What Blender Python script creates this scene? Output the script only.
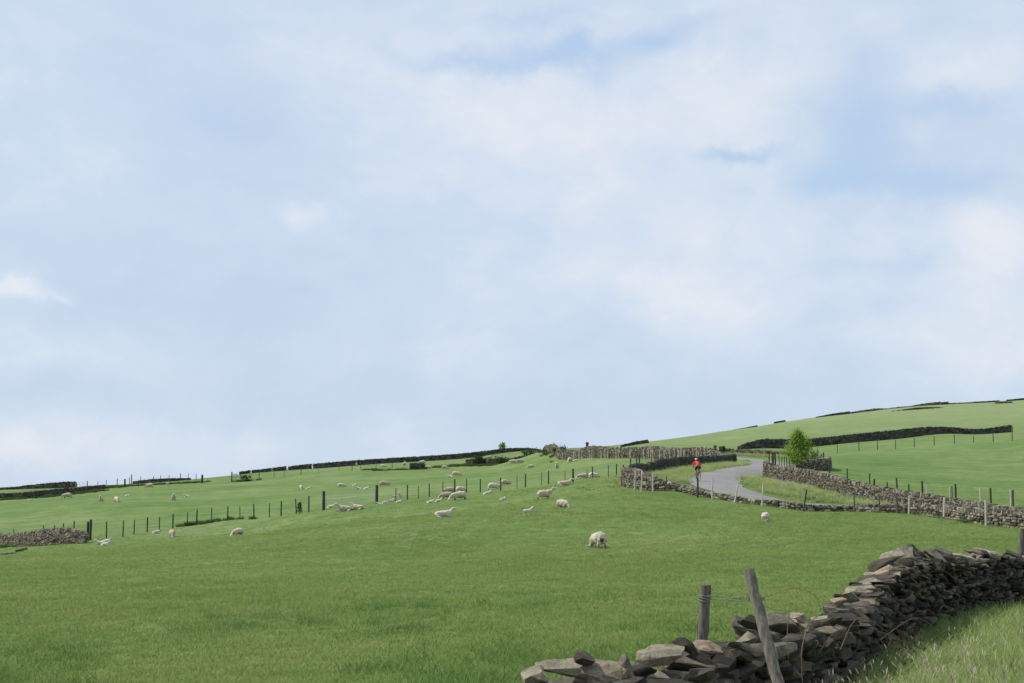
import bpy, bmesh, math, random
import numpy as np
from mathutils import Vector, Matrix, noise as mnoise
random.seed(7); rng = np.random.default_rng(7)
R = math.radians
for o in list(bpy.data.objects): bpy.data.objects.remove(o)
sc = bpy.context.scene
col = sc.collection

# ------------------------------------------------------------------ camera
F = 1500.0; CX, CY, HY = 512.0, 341.5, 500.0
PITCH = math.atan((HY-CY)/F)
cam_d = bpy.data.cameras.new('camera'); cam = bpy.data.objects.new('camera', cam_d); col.objects.link(cam)
cam_d.sensor_width = 36; cam_d.lens = F/1024*36; cam_d.clip_end = 9000; cam_d.clip_start = .1
cam.location = (0, 0, 0); cam.rotation_euler = (math.pi/2+PITCH, 0, 0)
sc.camera = cam
# ------------------------------------------------------------------ sun and sky
SUN_EL, SUN_A = 50.0, 14.0      # elevation; degrees ahead of due left
sd = Vector((-math.cos(R(SUN_EL))*math.cos(R(SUN_A)), math.cos(R(SUN_EL))*math.sin(R(SUN_A)), math.sin(R(SUN_EL))))
sun_d = bpy.data.lights.new('sun', 'SUN'); sun = bpy.data.objects.new('sun', sun_d); col.objects.link(sun)
sun_d.energy = 4.0; sun_d.angle = R(1.2); sun_d.color = (1, .95, .87)
sun.rotation_euler = (-sd).to_track_quat('-Z', 'Y').to_euler()
sc.view_settings.view_transform = 'Standard'; sc.view_settings.look = 'None'
sc.view_settings.exposure = 0.17; sc.view_settings.gamma = 1
sc.view_settings.use_curve_mapping = False

def pxdir(px, py):
    a = (px-CX)/F; b = (CY-py)/F
    c, s = math.cos(PITCH), math.sin(PITCH)
    y = c - b*s; z = s + b*c
    return a/y, z/y             # X/Y, Z/Y

w = bpy.data.worlds.new('World'); sc.world = w; w.use_nodes = True
nt = w.node_tree; N = nt.nodes; L = nt.links; N.clear()
def nd(tree, t, **k):
    n = tree.nodes.new(t)
    for a, b in k.items(): setattr(n, a, b)
    return n
def mth(tree, op, a, b=None, c=None, clamp=False):
    n = tree.nodes.new('ShaderNodeMath'); n.operation = op; n.use_clamp = clamp
    for i, v in enumerate((a, b, c)):
        if v is None: continue
        if isinstance(v, (int, float)): n.inputs[i].default_value = v
        else: tree.links.new(v, n.inputs[i])
    return n.outputs[0]
sky = nd(nt, 'ShaderNodeTexSky', sky_type='NISHITA', sun_disc=False)
sky.sun_elevation = R(SUN_EL)
sky.sun_rotation = math.atan2(sd.x, sd.y)
sky.air_density = 1.0; sky.dust_density = 1.2; sky.ozone_density = 1.0
tc = nd(nt, 'ShaderNodeTexCoord')
n1 = nd(nt, 'ShaderNodeTexNoise'); n1.inputs['Scale'].default_value = 13; n1.inputs['Detail'].default_value = 7; n1.inputs['Roughness'].default_value = .6
L.new(tc.outputs['Generated'], n1.inputs['Vector'])
off = nd(nt, 'ShaderNodeVectorMath', operation='SUBTRACT'); L.new(n1.outputs['Color'], off.inputs[0]); off.inputs[1].default_value = (.5, .5, .5)
sc1 = nd(nt, 'ShaderNodeVectorMath', operation='SCALE'); L.new(off.outputs[0], sc1.inputs[0]); sc1.inputs['Scale'].default_value = .06
wp = nd(nt, 'ShaderNodeVectorMath', operation='ADD'); L.new(tc.outputs['Generated'], wp.inputs[0]); L.new(sc1.outputs[0], wp.inputs[1])
sp = nd(nt, 'ShaderNodeSeparateXYZ'); L.new(wp.outputs[0], sp.inputs[0])
front = mth(nt, 'GREATER_THAN', sp.outputs['Y'], 0.0)
def blob(px, py, rx, ry, amt, power=1.0):
    a, b = pxdir(px, py); v = Vector((a, 1, b)).normalized()
    dx = mth(nt, 'MULTIPLY', mth(nt, 'SUBTRACT', sp.outputs['X'], v.x), F/rx)
    dz = mth(nt, 'MULTIPLY', mth(nt, 'SUBTRACT', sp.outputs['Z'], v.z), F/ry)
    r2 = mth(nt, 'ADD', mth(nt, 'MULTIPLY', dx, dx), mth(nt, 'MULTIPLY', dz, dz))
    e = mth(nt, 'EXPONENT', mth(nt, 'MULTIPLY', r2, -1.0*power))
    return mth(nt, 'MULTIPLY', mth(nt, 'MULTIPLY', e, amt), front)
def fbm(scale, zs, detail=6, rough=.55, seed=0.0):
    mp = nd(nt, 'ShaderNodeMapping'); mp.inputs['Scale'].default_value = (1, 1, zs); mp.inputs['Location'].default_value = (seed, seed*.7, seed*1.3)
    L.new(tc.outputs['Generated'], mp.inputs['Vector'])
    n = nd(nt, 'ShaderNodeTexNoise'); n.inputs['Scale'].default_value = scale; n.inputs['Detail'].default_value = detail; n.inputs['Roughness'].default_value = rough
    n.inputs['Distortion'].default_value = .4
    L.new(mp.outputs[0], n.inputs['Vector']); return n.outputs['Fac']
# white: cloud brightness; blue: openings to clear sky
white = mth(nt, 'ADD', mth(nt, 'MULTIPLY', mth(nt, 'SUBTRACT', fbm(7, 1.5, 7, .52, 3.1), .5), 1.3), mth(nt, 'MULTIPLY', mth(nt, 'SUBTRACT', fbm(19, 1.7, 8, .62, 5.3), .5), .95))
for b in [(540,120,210,60,.55),(740,105,80,55,.38),(700,250,180,70,.3),(985,250,70,42,.75),(1010,320,90,40,.35),(975,75,80,34,.45),(920,130,16,18,.5),(590,30,50,14,.35),
          (20,288,34,12,1.0),(66,295,10,6,.5),(300,212,30,11,.6),(430,150,130,50,.2),(1000,365,110,26,.3),(70,350,110,24,.28),(170,448,170,24,.42),(10,455,60,14,.3),(590,215,110,50,.16),(85,150,90,60,.2),(640,285,60,26,.25),(700,310,70,20,.3),
          (250,300,200,36,-.42),(230,130,60,34,-.28),(560,400,300,36,-.30),(30,240,120,24,-.2),(600,330,60,30,-.25),(300,30,120,34,.2),(90,395,120,16,-.25),(380,395,150,40,-.15)]:
    white = mth(nt, 'ADD', white, blob(*b))
blue = mth(nt, 'MULTIPLY', mth(nt, 'SUBTRACT', fbm(9, 1.8, 6, .55, 8.7), .58), .8)
for b in [(480,62,70,12,.8),(570,52,50,17,1.0),(650,38,36,12,.8),(540,22,80,8,.5),(866,140,38,52,.85),(820,180,40,20,.6),(930,185,70,18,.8),(745,150,44,9,1.0),(955,100,50,14,.7),(690,20,40,14,.6),(900,262,50,18,.6),(890,300,26,14,.4),(215,120,46,24,.35),(230,300,140,20,.3),(860,60,24,30,.35)]:
    blue = mth(nt, 'ADD', blue, blob(*b))
blue = mth(nt, 'MULTIPLY', blue, 1.0, clamp=True)
wr = nd(nt, 'ShaderNodeValToRGB'); wv = mth(nt, 'ADD', mth(nt, 'MULTIPLY', white, .8), .36, clamp=True); L.new(wv, wr.inputs[0])
wr.color_ramp.elements[0].position = 0; wr.color_ramp.elements[0].color = (.50, .605, .75, 1)
wr.color_ramp.elements[1].position = 1; wr.color_ramp.elements[1].color = (.735, .765, .82, 1)
e = wr.color_ramp.elements.new(.45); e.color = (.565, .66, .79, 1)
skm = nd(nt, 'ShaderNodeVectorMath', operation='SCALE'); L.new(sky.outputs[0], skm.inputs[0]); skm.inputs['Scale'].default_value = .1
veil = nd(nt, 'ShaderNodeMix', data_type='RGBA'); veil.inputs['Factor'].default_value = .72
L.new(skm.outputs[0], veil.inputs['A']); veil.inputs['B'].default_value = (.47, .635, .865, 1)
mx = nd(nt, 'ShaderNodeMix', data_type='RGBA'); L.new(mth(nt, 'MULTIPLY', blue, .85), mx.inputs['Factor'])
L.new(wr.outputs[0], mx.inputs['A']); L.new(veil.outputs['Result'], mx.inputs['B'])
cov = nd(nt, 'ShaderNodeMix', data_type='RGBA'); cov.inputs['Factor'].default_value = .93
L.new(skm.outputs[0], cov.inputs['A']); L.new(mx.outputs['Result'], cov.inputs['B'])
bg = nd(nt, 'ShaderNodeBackground'); bg.inputs['Strength'].default_value = 1.0
L.new(cov.outputs['Result'], bg.inputs['Color'])
out = nd(nt, 'ShaderNodeOutputWorld'); L.new(bg.outputs[0], out.inputs[0])

# ------------------------------------------------------------------ helpers
def tag(o, label=None, cat=None, group=None, kind=None):
    if label: o['label'] = label
    if cat: o['category'] = cat
    if group: o['group'] = group
    if kind: o['kind'] = kind
    return o
def empty(name, loc=(0, 0, 0), rz=0, parent=None):
    o = bpy.data.objects.new(name, None); col.objects.link(o); o.location = loc; o.rotation_euler = (0, 0, rz)
    if parent: o.parent = parent
    return o
class MB:
    def __init__(s): s.v = []; s.f = []; s.m = []; s.n = 0
    def add(s, v, f, mi=0):
        b = s.n; v = np.asarray(v, float); s.v.append(v); s.n += len(v)
        for q in f: s.f.append([i+b for i in q]); s.m.append(mi)
    def box(s, c, size, rot=None, jit=0, mi=0):
        x, y, z = [k/2 for k in size]
        v = np.array([(-x,-y,-z),(x,-y,-z),(x,y,-z),(-x,y,-z),(-x,-y,z),(x,-y,z),(x,y,z),(-x,y,z)])
        if jit: v = v + rng.uniform(-1, 1, v.shape)*jit
        if rot is not None: v = v @ np.array(rot).T
        s.add(v+np.array(c), [(0,3,2,1),(4,5,6,7),(0,1,5,4),(1,2,6,5),(2,3,7,6),(3,0,4,7)], mi)
    def tube(s, pts, rad, n=6, mi=0, cap=True):
        pts = [Vector(p) for p in pts]
        if not hasattr(rad, '__len__'): rad = [rad]*len(pts)
        rings = []
        for i, p in enumerate(pts):
            d = (pts[min(i+1, len(pts)-1)]-pts[max(i-1, 0)]).normalized()
            ref = Vector((1, .02, 0)) if abs((pts[-1]-pts[0]).normalized().z) > .7 else Vector((.02, .01, 1))
            a = d.cross(ref)
            if a.length < .05: a = d.cross(Vector((.3, 1, .2)))
            a.normalize(); b = d.cross(a)
            rings.append([p+(a*math.cos(2*math.pi*k/n)+b*math.sin(2*math.pi*k/n))*rad[i] for k in range(n)])
        v = [tuple(q) for r_ in rings for q in r_]; f = []
        for i in range(len(pts)-1):
            for k in range(n):
                f.append((i*n+k, i*n+(k+1) % n, (i+1)*n+(k+1) % n, (i+1)*n+k))
        if cap: f += [tuple(range(n))[::-1], tuple(range((len(pts)-1)*n, len(pts)*n))]
        s.add(v, f, mi)
    def build(s, name, mat, parent=None, smooth=False):
        me = bpy.data.meshes.new(name)
        me.from_pydata(np.concatenate(s.v).tolist() if s.v else [], [], s.f)
        for m in (mat if isinstance(mat, (list, tuple)) else [mat]): me.materials.append(m)
        if any(s.m): me.polygons.foreach_set('material_index', s.m)
        if smooth: me.polygons.foreach_set('use_smooth', [True]*len(s.f))
        me.update()
        o = bpy.data.objects.new(name, me); col.objects.link(o)
        if parent: o.parent = parent
        return o

# ------------------------------------------------------------------ materials
def newmat(name, rough=.9, spec=.2):
    m = bpy.data.materials.new(name); m.use_nodes = True
    b = m.node_tree.nodes['Principled BSDF']; b.inputs['Roughness'].default_value = rough
    b.inputs['Specular IOR Level'].default_value = spec
    return m, m.node_tree, b
def ramp(t, src, stops):
    r = t.nodes.new('ShaderNodeValToRGB'); t.links.new(src, r.inputs[0])
    els = r.color_ramp.elements
    while len(els) < len(stops): els.new(.5)
    for e, (p, c) in zip(els, stops): e.position = p; e.color = (*c, 1)
    return r.outputs[0]
def tnoise(t, coord, scale, detail=4, rough=.55, zs=1, dist=0):
    mp = t.nodes.new('ShaderNodeMapping'); mp.inputs['Scale'].default_value = (1, 1, zs) if not hasattr(zs, '__len__') else zs
    t.links.new(coord, mp.inputs[0])
    n = t.nodes.new('ShaderNodeTexNoise'); n.inputs['Scale'].default_value = scale; n.inputs['Detail'].default_value = detail; n.inputs['Roughness'].default_value = rough
    n.inputs['Distortion'].default_value = dist
    t.links.new(mp.outputs[0], n.inputs['Vector']); return n.outputs['Fac']
def mix(t, f, a, b, mode='MIX'):
    n = t.nodes.new('ShaderNodeMix'); n.data_type = 'RGBA'; n.blend_type = mode
    for k, v in (('Factor', f), ('A', a), ('B', b)):
        if isinstance(v, (int, float)): n.inputs[k].default_value = v
        elif isinstance(v, tuple): n.inputs[k].default_value = (*v, 1)
        else: t.links.new(v, n.inputs[k])
    return n.outputs['Result']
def bump(t, b, h, strength, dist):
    n = t.nodes.new('ShaderNodeBump'); n.inputs['Strength'].default_value = strength; n.inputs['Distance'].default_value = dist
    t.links.new(h, n.inputs['Height']); t.links.new(n.outputs[0], b.inputs['Normal'])
def pos(t): return t.nodes.new('ShaderNodeNewGeometry').outputs['Position']

def stone_mat(name, stops, lichen=.35, lich_col=(.34, .34, .25), detail_scale=1.0):
    m, t, b = newmat(name, .92, .15)
    g = t.nodes.new('ShaderNodeNewGeometry'); P = g.outputs['Position']
    c = ramp(t, g.outputs['Random Per Island'], stops)
    nz = tnoise(t, P, 9*detail_scale, 6, .65)
    c = mix(t, .75, c, ramp(t, nz, [(.3, (.28, .28, .28)), (.68, (1.35, 1.3, 1.18))]), 'MULTIPLY')
    lk = tnoise(t, P, 4*detail_scale, 7, .7)
    lm = mth(t, 'MULTIPLY', mth(t, 'SUBTRACT', lk, .56), 7.0, clamp=True)
    c = mix(t, mth(t, 'MULTIPLY', lm, lichen), c, lich_col)
    t.links.new(c, b.inputs['Base Color'])
    bump(t, b, tnoise(t, P, 20*detail_scale, 8, .72, 2.2), 1.0, .045)
    return m
M = {}
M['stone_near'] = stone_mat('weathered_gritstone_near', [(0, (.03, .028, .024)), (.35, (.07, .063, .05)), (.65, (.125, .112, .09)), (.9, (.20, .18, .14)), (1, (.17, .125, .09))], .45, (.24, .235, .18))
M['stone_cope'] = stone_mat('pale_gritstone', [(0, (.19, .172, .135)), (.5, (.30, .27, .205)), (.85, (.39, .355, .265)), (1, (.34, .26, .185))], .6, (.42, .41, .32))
M['stone_brown'] = stone_mat('brown_gritstone', [(0, (.045, .041, .035)), (.3, (.135, .122, .10)), (.6, (.235, .21, .17)), (.85, (.39, .365, .30)), (1, (.18, .14, .11))], .4, (.38, .37, .24), .5)
M['stone_dark'] = stone_mat('dark_mossy_gritstone', [(0, (.035, .04, .036)), (.5, (.08, .085, .075)), (1, (.15, .145, .125))], .5, (.09, .13, .06), .3)
def plain(name, colr, var=.25, scale=8, rough=.85, spec=.2, zs=1):
    m, t, b = newmat(name, rough, spec)
    P = t.nodes.new('ShaderNodeTexCoord').outputs['Object']
    n = tnoise(t, P, scale, 5, .6, zs)
    lo = tuple(k*(1-var) for k in colr); hi = tuple(min(1, k*(1+var)) for k in colr)
    t.links.new(ramp(t, n, [(.3, lo), (.7, hi)]), b.inputs['Base Color'])
    bump(t, b, n, .4, .01)
    return m
M['wood'] = plain('weathered_wood', (.185, .165, .13), .6, 45, .9, .15, (1, 1, .12))
M['wood_pale'] = plain('bleached_wood', (.52, .49, .42), .25, 16, .9, .15, (1, 1, .12))
M['wood_dark'] = plain('dark_creosoted_wood', (.06, .056, .05), .4, 16, .9, .15, (1, 1, .12))
M['wood_mid'] = plain('grey_brown_wood', (.13, .12, .10), .6, 45, .9, .15, (1, 1, .12))
M['wire'] = plain('galvanised_wire', (.2, .2, .19), .2, 20, .5, .5)
M['rust'] = plain('rusty_wire', (.17, .09, .05), .4, 20, .8, .3)
M['steel'] = plain('galvanised_steel', (.38, .40, .42), .15, 10, .5, .5)
M['bramble'] = plain('dead_bramble_stem', (.12, .085, .055), .4, 20)
M['bark'] = plain('bark', (.10, .08, .06), .4, 12, .9, .1, (1, 1, .3))

def blade_mat(name, a, b2, tip=None, trans=.35, up=.72):
    m, t, b = newmat(name, .75, .15)
    oi = t.nodes.new('ShaderNodeObjectInfo'); g = t.nodes.new('ShaderNodeNewGeometry')
    c = ramp(t, g.outputs['Random Per Island'], [(0, a), (1, b2)])
    c = mix(t, .5, c, ramp(t, oi.outputs['Random'], [(0, tuple(k*.8 for k in a)), (1, tuple(k*1.1 for k in b2))]))
    big = tnoise(t, g.outputs['Position'], .16, 4, .6)
    c = mix(t, 1.0, c, ramp(t, big, [(.3, (.90, .94, .90)), (.7, (1.14, 1.06, 1.1))]), 'MULTIPLY')
    c = mix(t, .9, c, ramp(t, tnoise(t, g.outputs['Position'], .55, 5, .7), [(.32, (.80, .90, .78)), (.52, (1, 1, 1)), (.72, (1.30, 1.13, 1.30))]), 'MULTIPLY')
    t.links.new(c, b.inputs['Base Color'])
    nm = t.nodes.new('ShaderNodeVectorMath'); nm.operation = 'MULTIPLY_ADD'; t.links.new(g.outputs['Normal'], nm.inputs[0]); nm.inputs[1].default_value = (1-up,)*3; nm.inputs[2].default_value = (0, 0, up)
    nn = t.nodes.new('ShaderNodeVectorMath'); nn.operation = 'NORMALIZE'; t.links.new(nm.outputs[0], nn.inputs[0]); t.links.new(nn.outputs[0], b.inputs['Normal'])
    tr = t.nodes.new('ShaderNodeBsdfTranslucent'); t.links.new(c, tr.inputs[0])
    ms = t.nodes.new('ShaderNodeMixShader'); ms.inputs[0].default_value = trans
    t.links.new(b.outputs[0], ms.inputs[1]); t.links.new(tr.outputs[0], ms.inputs[2])
    t.links.new(ms.outputs[0], t.nodes['Material Output'].inputs[0])
    return m
M['blade_field'] = blade_mat('field_grass_blade', (.152, .250, .054), (.262, .350, .110), trans=.25, up=.84)
M['blade_verge'] = blade_mat('verge_grass_blade', (.16, .25, .055), (.32, .40, .15), trans=.35)
M['blade_coarse'] = blade_mat('coarse_grass_blade', (.10, .185, .036), (.20, .30, .08), trans=.3, up=.55)
M['blade_dry'] = blade_mat('dry_seed_grass', (.36, .33, .22), (.54, .49, .35), up=.35)
M['blade_pale'] = blade_mat('pale_rank_grass', (.22, .31, .09), (.38, .45, .19))
M['blade_dark'] = blade_mat('nettle_leaf', (.035, .08, .018), (.07, .13, .03))
M['blade_white'] = blade_mat('cow_parsley_flower', (.5, .52, .42), (.68, .68, .6))
M['leaf'] = blade_mat('tree_leaf', (.11, .215, .03), (.30, .42, .075), trans=.45, up=.25)
M['leaf_dark'] = blade_mat('hedge_leaf', (.03, .055, .02), (.06, .10, .03), up=.1)

m, t, b = newmat('pasture', .95, .1)
P = pos(t)
big = tnoise(t, P, .045, 6, .62); med = tnoise(t, P, .35, 5, .65, 1); fine = tnoise(t, P, 4.5, 6, .75)
c = ramp(t, big, [(.3, (.096, .160, .042)), (.5, (.122, .186, .056)), (.7, (.166, .212, .086))])
c = mix(t, .95, c, ramp(t, med, [(.3, (.72, .80, .72)), (.5, (1, 1, 1)), (.72, (1.28, 1.16, 1.25))]), 'MULTIPLY')
c = mix(t, .8, c, ramp(t, fine, [(.25, (.62, .70, .6)), (.5, (1, 1, 1)), (.75, (1.35, 1.25, 1.3))]), 'MULTIPLY')
c = mix(t, .8, c, ramp(t, tnoise(t, P, .13, 5, .7), [(.3, (.84, .88, .84)), (.7, (1.15, 1.08, 1.15))]), 'MULTIPLY')
c = mix(t, .8, c, ramp(t, tnoise(t, P, 1.1, 5, .75), [(.3, (.80, .86, .80)), (.7, (1.18, 1.12, 1.18))]), 'MULTIPLY')
sepp = t.nodes.new('ShaderNodeSeparateXYZ'); t.links.new(P, sepp.inputs[0])
mr = t.nodes.new('ShaderNodeMapRange'); mr.inputs['From Min'].default_value = 4; mr.inputs['From Max'].default_value = 22
t.links.new(sepp.outputs['Z'], mr.inputs['Value'])
c = mix(t, mth(t, 'MULTIPLY', mr.outputs[0], .75), c, mix(t, .7, (.205, .250, .118), ramp(t, med, [(.3, (.8, .85, .8)), (.7, (1.15, 1.1, 1.1))]), 'MULTIPLY'))
t.links.new(c, b.inputs['Base Color'])
bump(t, b, fine, .7, .12)
M['pasture'] = m
m, t, b = newmat('worn_asphalt', .8, .3)
P = pos(t)
c = ramp(t, tnoise(t, P, 3, 6, .7), [(.3, (.165, .160, .15)), (.7, (.225, .218, .205))])
c = mix(t, .6, c, ramp(t, tnoise(t, P, .25, 3, .5), [(.35, (.85, .85, .87)), (.65, (1.15, 1.15, 1.12))]), 'MULTIPLY')
t.links.new(c, b.inputs['Base Color']); bump(t, b, tnoise(t, P, 40, 3, .6), .3, .01)
M['asphalt'] = m

# ------------------------------------------------------------------ terrain
# surveyed ground points: bearing column, sight-line row, depth in metres
C = []
def cp(px, py, Y): C.append((px, py, Y))
for px, Ys in ((-250,(24.5,42,75)),(0,(23.5,42,72)),(256,(22,38,62)),(512,(20.5,35,56)),(768,(20,34,52)),(1024,(20,34,52)),(1250,(20,34,52))):
    cp(px, 672 if px<300 else 668, Ys[0]); cp(px, 596, Ys[1]); cp(px, 560 if px < 600 else 552, Ys[2])
for px in (-250, 0, 512, 1024, 1250):
    for Y, z in ((11, -2.45), (5, -2.4)): C.append((px, HY-z/Y*F, Y))
for q in [(0,556,106),(0,545,125),(90,540,110),(135,534,119),(182,527,126),(228,520,131),(255,518.5,131),(281,516,127),(309,512,122),(324,510,120),(377,504,121),(408,499.5,128),
          (455,493,132),(501,491,132),(548,484,133),(573,482,133),(617,478,120),(238,535,109),(172,537,116),(256,530,112),(400,520,92),(512,520,80),(512,503,105),(598,547,63),(562,507,90),
          (443,517,92),(640,505,88),(680,520,76),(766,521,74),(850,522,76),(940,528,73),(1024,537,66),(1250,545,64),
          (-250,520,160),(-250,498,240),(-250,508,330),(-250,530,500),
          (0,512,165),(0,500,200),(0,490,245),(0,497,300),(0,520,450),(60,497,200),(60,488,245),(120,501,165),(100,494,190),(100,488,225),(128,486,240),(128,484,258),(128,492,320),(128,515,450),
          (190,480,262),(190,487,320),(200,499,170),(200,483,235),(256,498,165),(256,481,230),(256,473,290),(256,476,340),(256,500,500),
          (340,487,180),(340,472,235),(340,467,300),(340,470,350),(340,492,500),(383,486,170),(404,466,270),(420,469,240),(384,463.5,318),(384,466,370),(384,488,500),
          (456,476,200),(470,465,245),(470,458,320),(470,460,370),(470,485,500),(530,468,205),(530,460,240),(540,451,320),(530,453,380),(530,480,500),
          (557,468,185),(570,461.5,190),(553,454,210),(543,450.5,222),(548,451.5,219),(535,455,226),(523,459.5,226),(600,474,140),(583,478.5,137),(603,457,190),(637,457.5,180),(660,461,162),(700,459,160),(720,458,156),
          (590,451,235),(590,450,260),(590,462,400),(560,450,240),(560,456,320),(560,480,500),
          (625,485,108),(637,489.5,102),(653,491.5,100),(672,491.5,99),(694,497.5,97),(712,499.5,95),(733,504,93),(753,505.5,92),(777,508.5,91),(801,512,90),(852,512.5,90),(896,513.5,89),(943,519,85),(985,527,79),(1040,531,76),(1250,540,74),
          (765,500.5,98),(735,493,101),(712,483,108),(690,484,107),(722,475,118),(742,470.5,130),(757,465,145),(752,461,160),(738,459.7,170),(680,478,116),(663,478,112),(642,475,114),(660,473,121),(672,470.7,127),(695,468,136),(715,466,143),(735,464,151),
          (768,481,127),(800,487,120),(850,498,109),(900,507,101),(950,514,94),(1024,523,86),(1250,533,82),(790,496,105),(860,506,97),
          (770,470,133),(800,471,131),(830,471,136),(829,478,128),(870,489,118),(900,486,123),(950,497,112),(1024,506,104),(1250,516,98),
          (768,459,172),(768,453,195),(730,454,185),(790,457,180),(768,448,230),(740,449.5,228),(788,448.5,230),(853,442.5,232),(900,438.5,235),(948,433.5,238),(974,434.5,238),(1013,432,240),(1100,428,245),(1250,420,250),
          (818,455,198),(860,451,200),(915,447.5,202),(955,443.5,202),(995,442,203),(1050,437,205),(900,467,160),(1000,468,160),(1250,465,160),
          (650,450,225),(650,446.5,270),(640,445.5,320),(640,450,400),(640,470,600),(700,451,210),(700,443,310),(690,437.5,400),(700,441,470),(700,465,700),
          (768,436,310),(760,427,420),(768,424.5,450),(768,427,520),(768,450,750),(853,424,330),(853,413.5,460),(853,417,540),(853,440,800),
          (920,422,330),(920,409.5,430),(920,406,470),(920,410,560),(920,435,800),(1024,416,340),(1024,403,450),(1024,400,490),(1024,404,580),(1024,430,800),(1250,395,350),(1250,378,490),(1250,390,600),(1250,420,800)]: cp(*q)
C = np.array(C)
def _uv(th, r): return np.stack([th*3.6, np.log(r)*2.6], -1)
_X = []; _S = []
for px, py, Y in C:
    a, s = pxdir(px, py); r_ = math.hypot(a*Y, Y)
    _X.append((math.atan(a), r_)); _S.append(s*Y/r_)
_X = np.array(_X); _S = np.array(_S); _U = _uv(_X[:, 0], _X[:, 1])
def _phi(d2): return .5*d2*np.log(d2+1e-9)
_D = ((_U[:, None]-_U[None])**2).sum(-1)
n_ = len(_U); A = np.zeros((n_+3, n_+3)); A[:n_, :n_] = _phi(_D)+np.eye(n_)*2e-4
Pm = np.concatenate([np.ones((n_, 1)), _U], 1); A[:n_, n_:] = Pm; A[n_:, :n_] = Pm.T
_W = np.linalg.solve(A, np.concatenate([_S, np.zeros(3)]))
THL = 0.46
def _slope(th, r):
    out = np.empty(len(th))
    for i in range(0, len(th), 20000):
        u = _uv(np.clip(th[i:i+20000], -THL, THL), np.clip(r[i:i+20000], 5, 800))
        d = ((u[:, None]-_U[None])**2).sum(-1)
        out[i:i+20000] = _phi(d) @ _W[:n_] + _W[n_] + u @ _W[n_+1:]
    return out
# regular (bearing, log r) grid of the surface, used for the mesh and for every placement
TH = np.concatenate([np.linspace(-math.pi, -.5, 50)[:-1], np.linspace(-.5, .5, 421), np.linspace(.5, math.pi, 50)[1:]])
LR = np.concatenate([np.linspace(math.log(1.0), math.log(12), 40)[:-1], np.linspace(math.log(12), math.log(600), 330)[:-1], np.linspace(math.log(600), math.log(5500), 40)])
wall_line = [(-6, 0.5), (-1.6, 6.4), (.10, 9.3), (.65, 10.15), (1.2, 11.05), (1.68, 12.1), (2.17, 13.3), (2.67, 14.4), (3.27, 15.9), (3.9, 17.5), (4.45, 19), (5.02, 20.3), (5.8, 22.1), (6.8, 24.3), (7.35, 25.3), (8.75, 27.7), (10.3, 30.2), (13.3, 35.7), (17, 42.3), (25, 58), (34, 78)]
def smooth_path(pts, step):
    pts = np.array(pts, float); out = []
    n = len(pts)
    for i in range(n-1):
        p0 = pts[max(i-1, 0)]; p1 = pts[i]; p2 = pts[i+1]; p3 = pts[min(i+2, n-1)]
        k = max(1, int(np.linalg.norm((p2-p1)[:2])/step))
        for j in range(k):
            t_ = j/k
            out.append(.5*((2*p1)+(-p0+p2)*t_+(2*p0-5*p1+4*p2-p3)*t_**2+(-p0+3*p1-3*p2+p3)*t_**3))
    out.append(pts[-1]); return np.array(out)
WL = smooth_path(wall_line, .6)
def wall_side(x, y):
    """signed distance to the roadside wall line, positive on the road (camera) side"""
    res = np.empty(len(x))
    a = WL[:-1]; d = WL[1:]-a; l2 = (d**2).sum(1)
    for i in range(0, len(x), 20000):
        p = np.stack([x[i:i+20000], y[i:i+20000]], -1)[:, None]
        t_ = np.clip(((p-a)*d).sum(-1)/l2, 0, 1)
        q = a+t_[..., None]*d; dd = np.hypot(*(np.moveaxis(p-q, -1, 0)))
        k = dd.argmin(1); ii = np.arange(len(k))
        cr = d[k, 0]*(p[:, 0, 1]-a[k, 1])-d[k, 1]*(p[:, 0, 0]-a[k, 0])
        res[i:i+20000] = -np.sign(cr)*dd[ii, k]
    return res
def sstep(a, b, x): t_ = np.clip((x-a)/(b-a), 0, 1); return t_*t_*(3-2*t_)
GT, GL = np.meshgrid(TH, LR, indexing='ij')
gth = GT.ravel(); gr = np.exp(GL.ravel())
gx = gr*np.sin(gth); gy = gr*np.cos(gth)
gz = _slope(gth, gr)*np.clip(gr, 0, 800)
gz = np.where(gr < 5, -2.4, gz)
def lumps(x, y):
    s = 0
    for k, (fx, fy, a, p) in enumerate([(.9,.5,.5,.3),(-.6,1.1,.45,1.7),(1.7,-.8,.3,2.9),(.35,.27,.8,.8),(2.3,1.9,.22,4.0),(-2.6,1.4,.2,5.1),(.18,-.31,1.0,.2)]):
        s = s+a*np.sin(fx*x+fy*y+p+1.3*np.sin(.37*x*fy-.41*y*fx))
    return s
gz = gz+lumps(gx, gy)*.02*(1-sstep(55, 80, gr))*sstep(5, 10, gr)
side = wall_side(gx, gy)
vz = -1.6-.027*np.clip(gr-4, 0, 10)-.02*np.clip(gr-22, 0, 20)+.02*lumps(gx*1.5, gy*1.5)*sstep(2, 8, gr)
wv_ = sstep(-.55, -.1, side)*(1-sstep(28, 50, gr))
gz = gz*(1-wv_)+vz*wv_
behind = sstep(.6, 1.2, np.abs(gth))*sstep(20, 60, gr); gz = gz*(1-behind)+(-3.0)*behind
far = sstep(620, 1100, gr); gz = gz*(1-far)+(-40)*far
GZ = gz.reshape(GT.shape)
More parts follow.
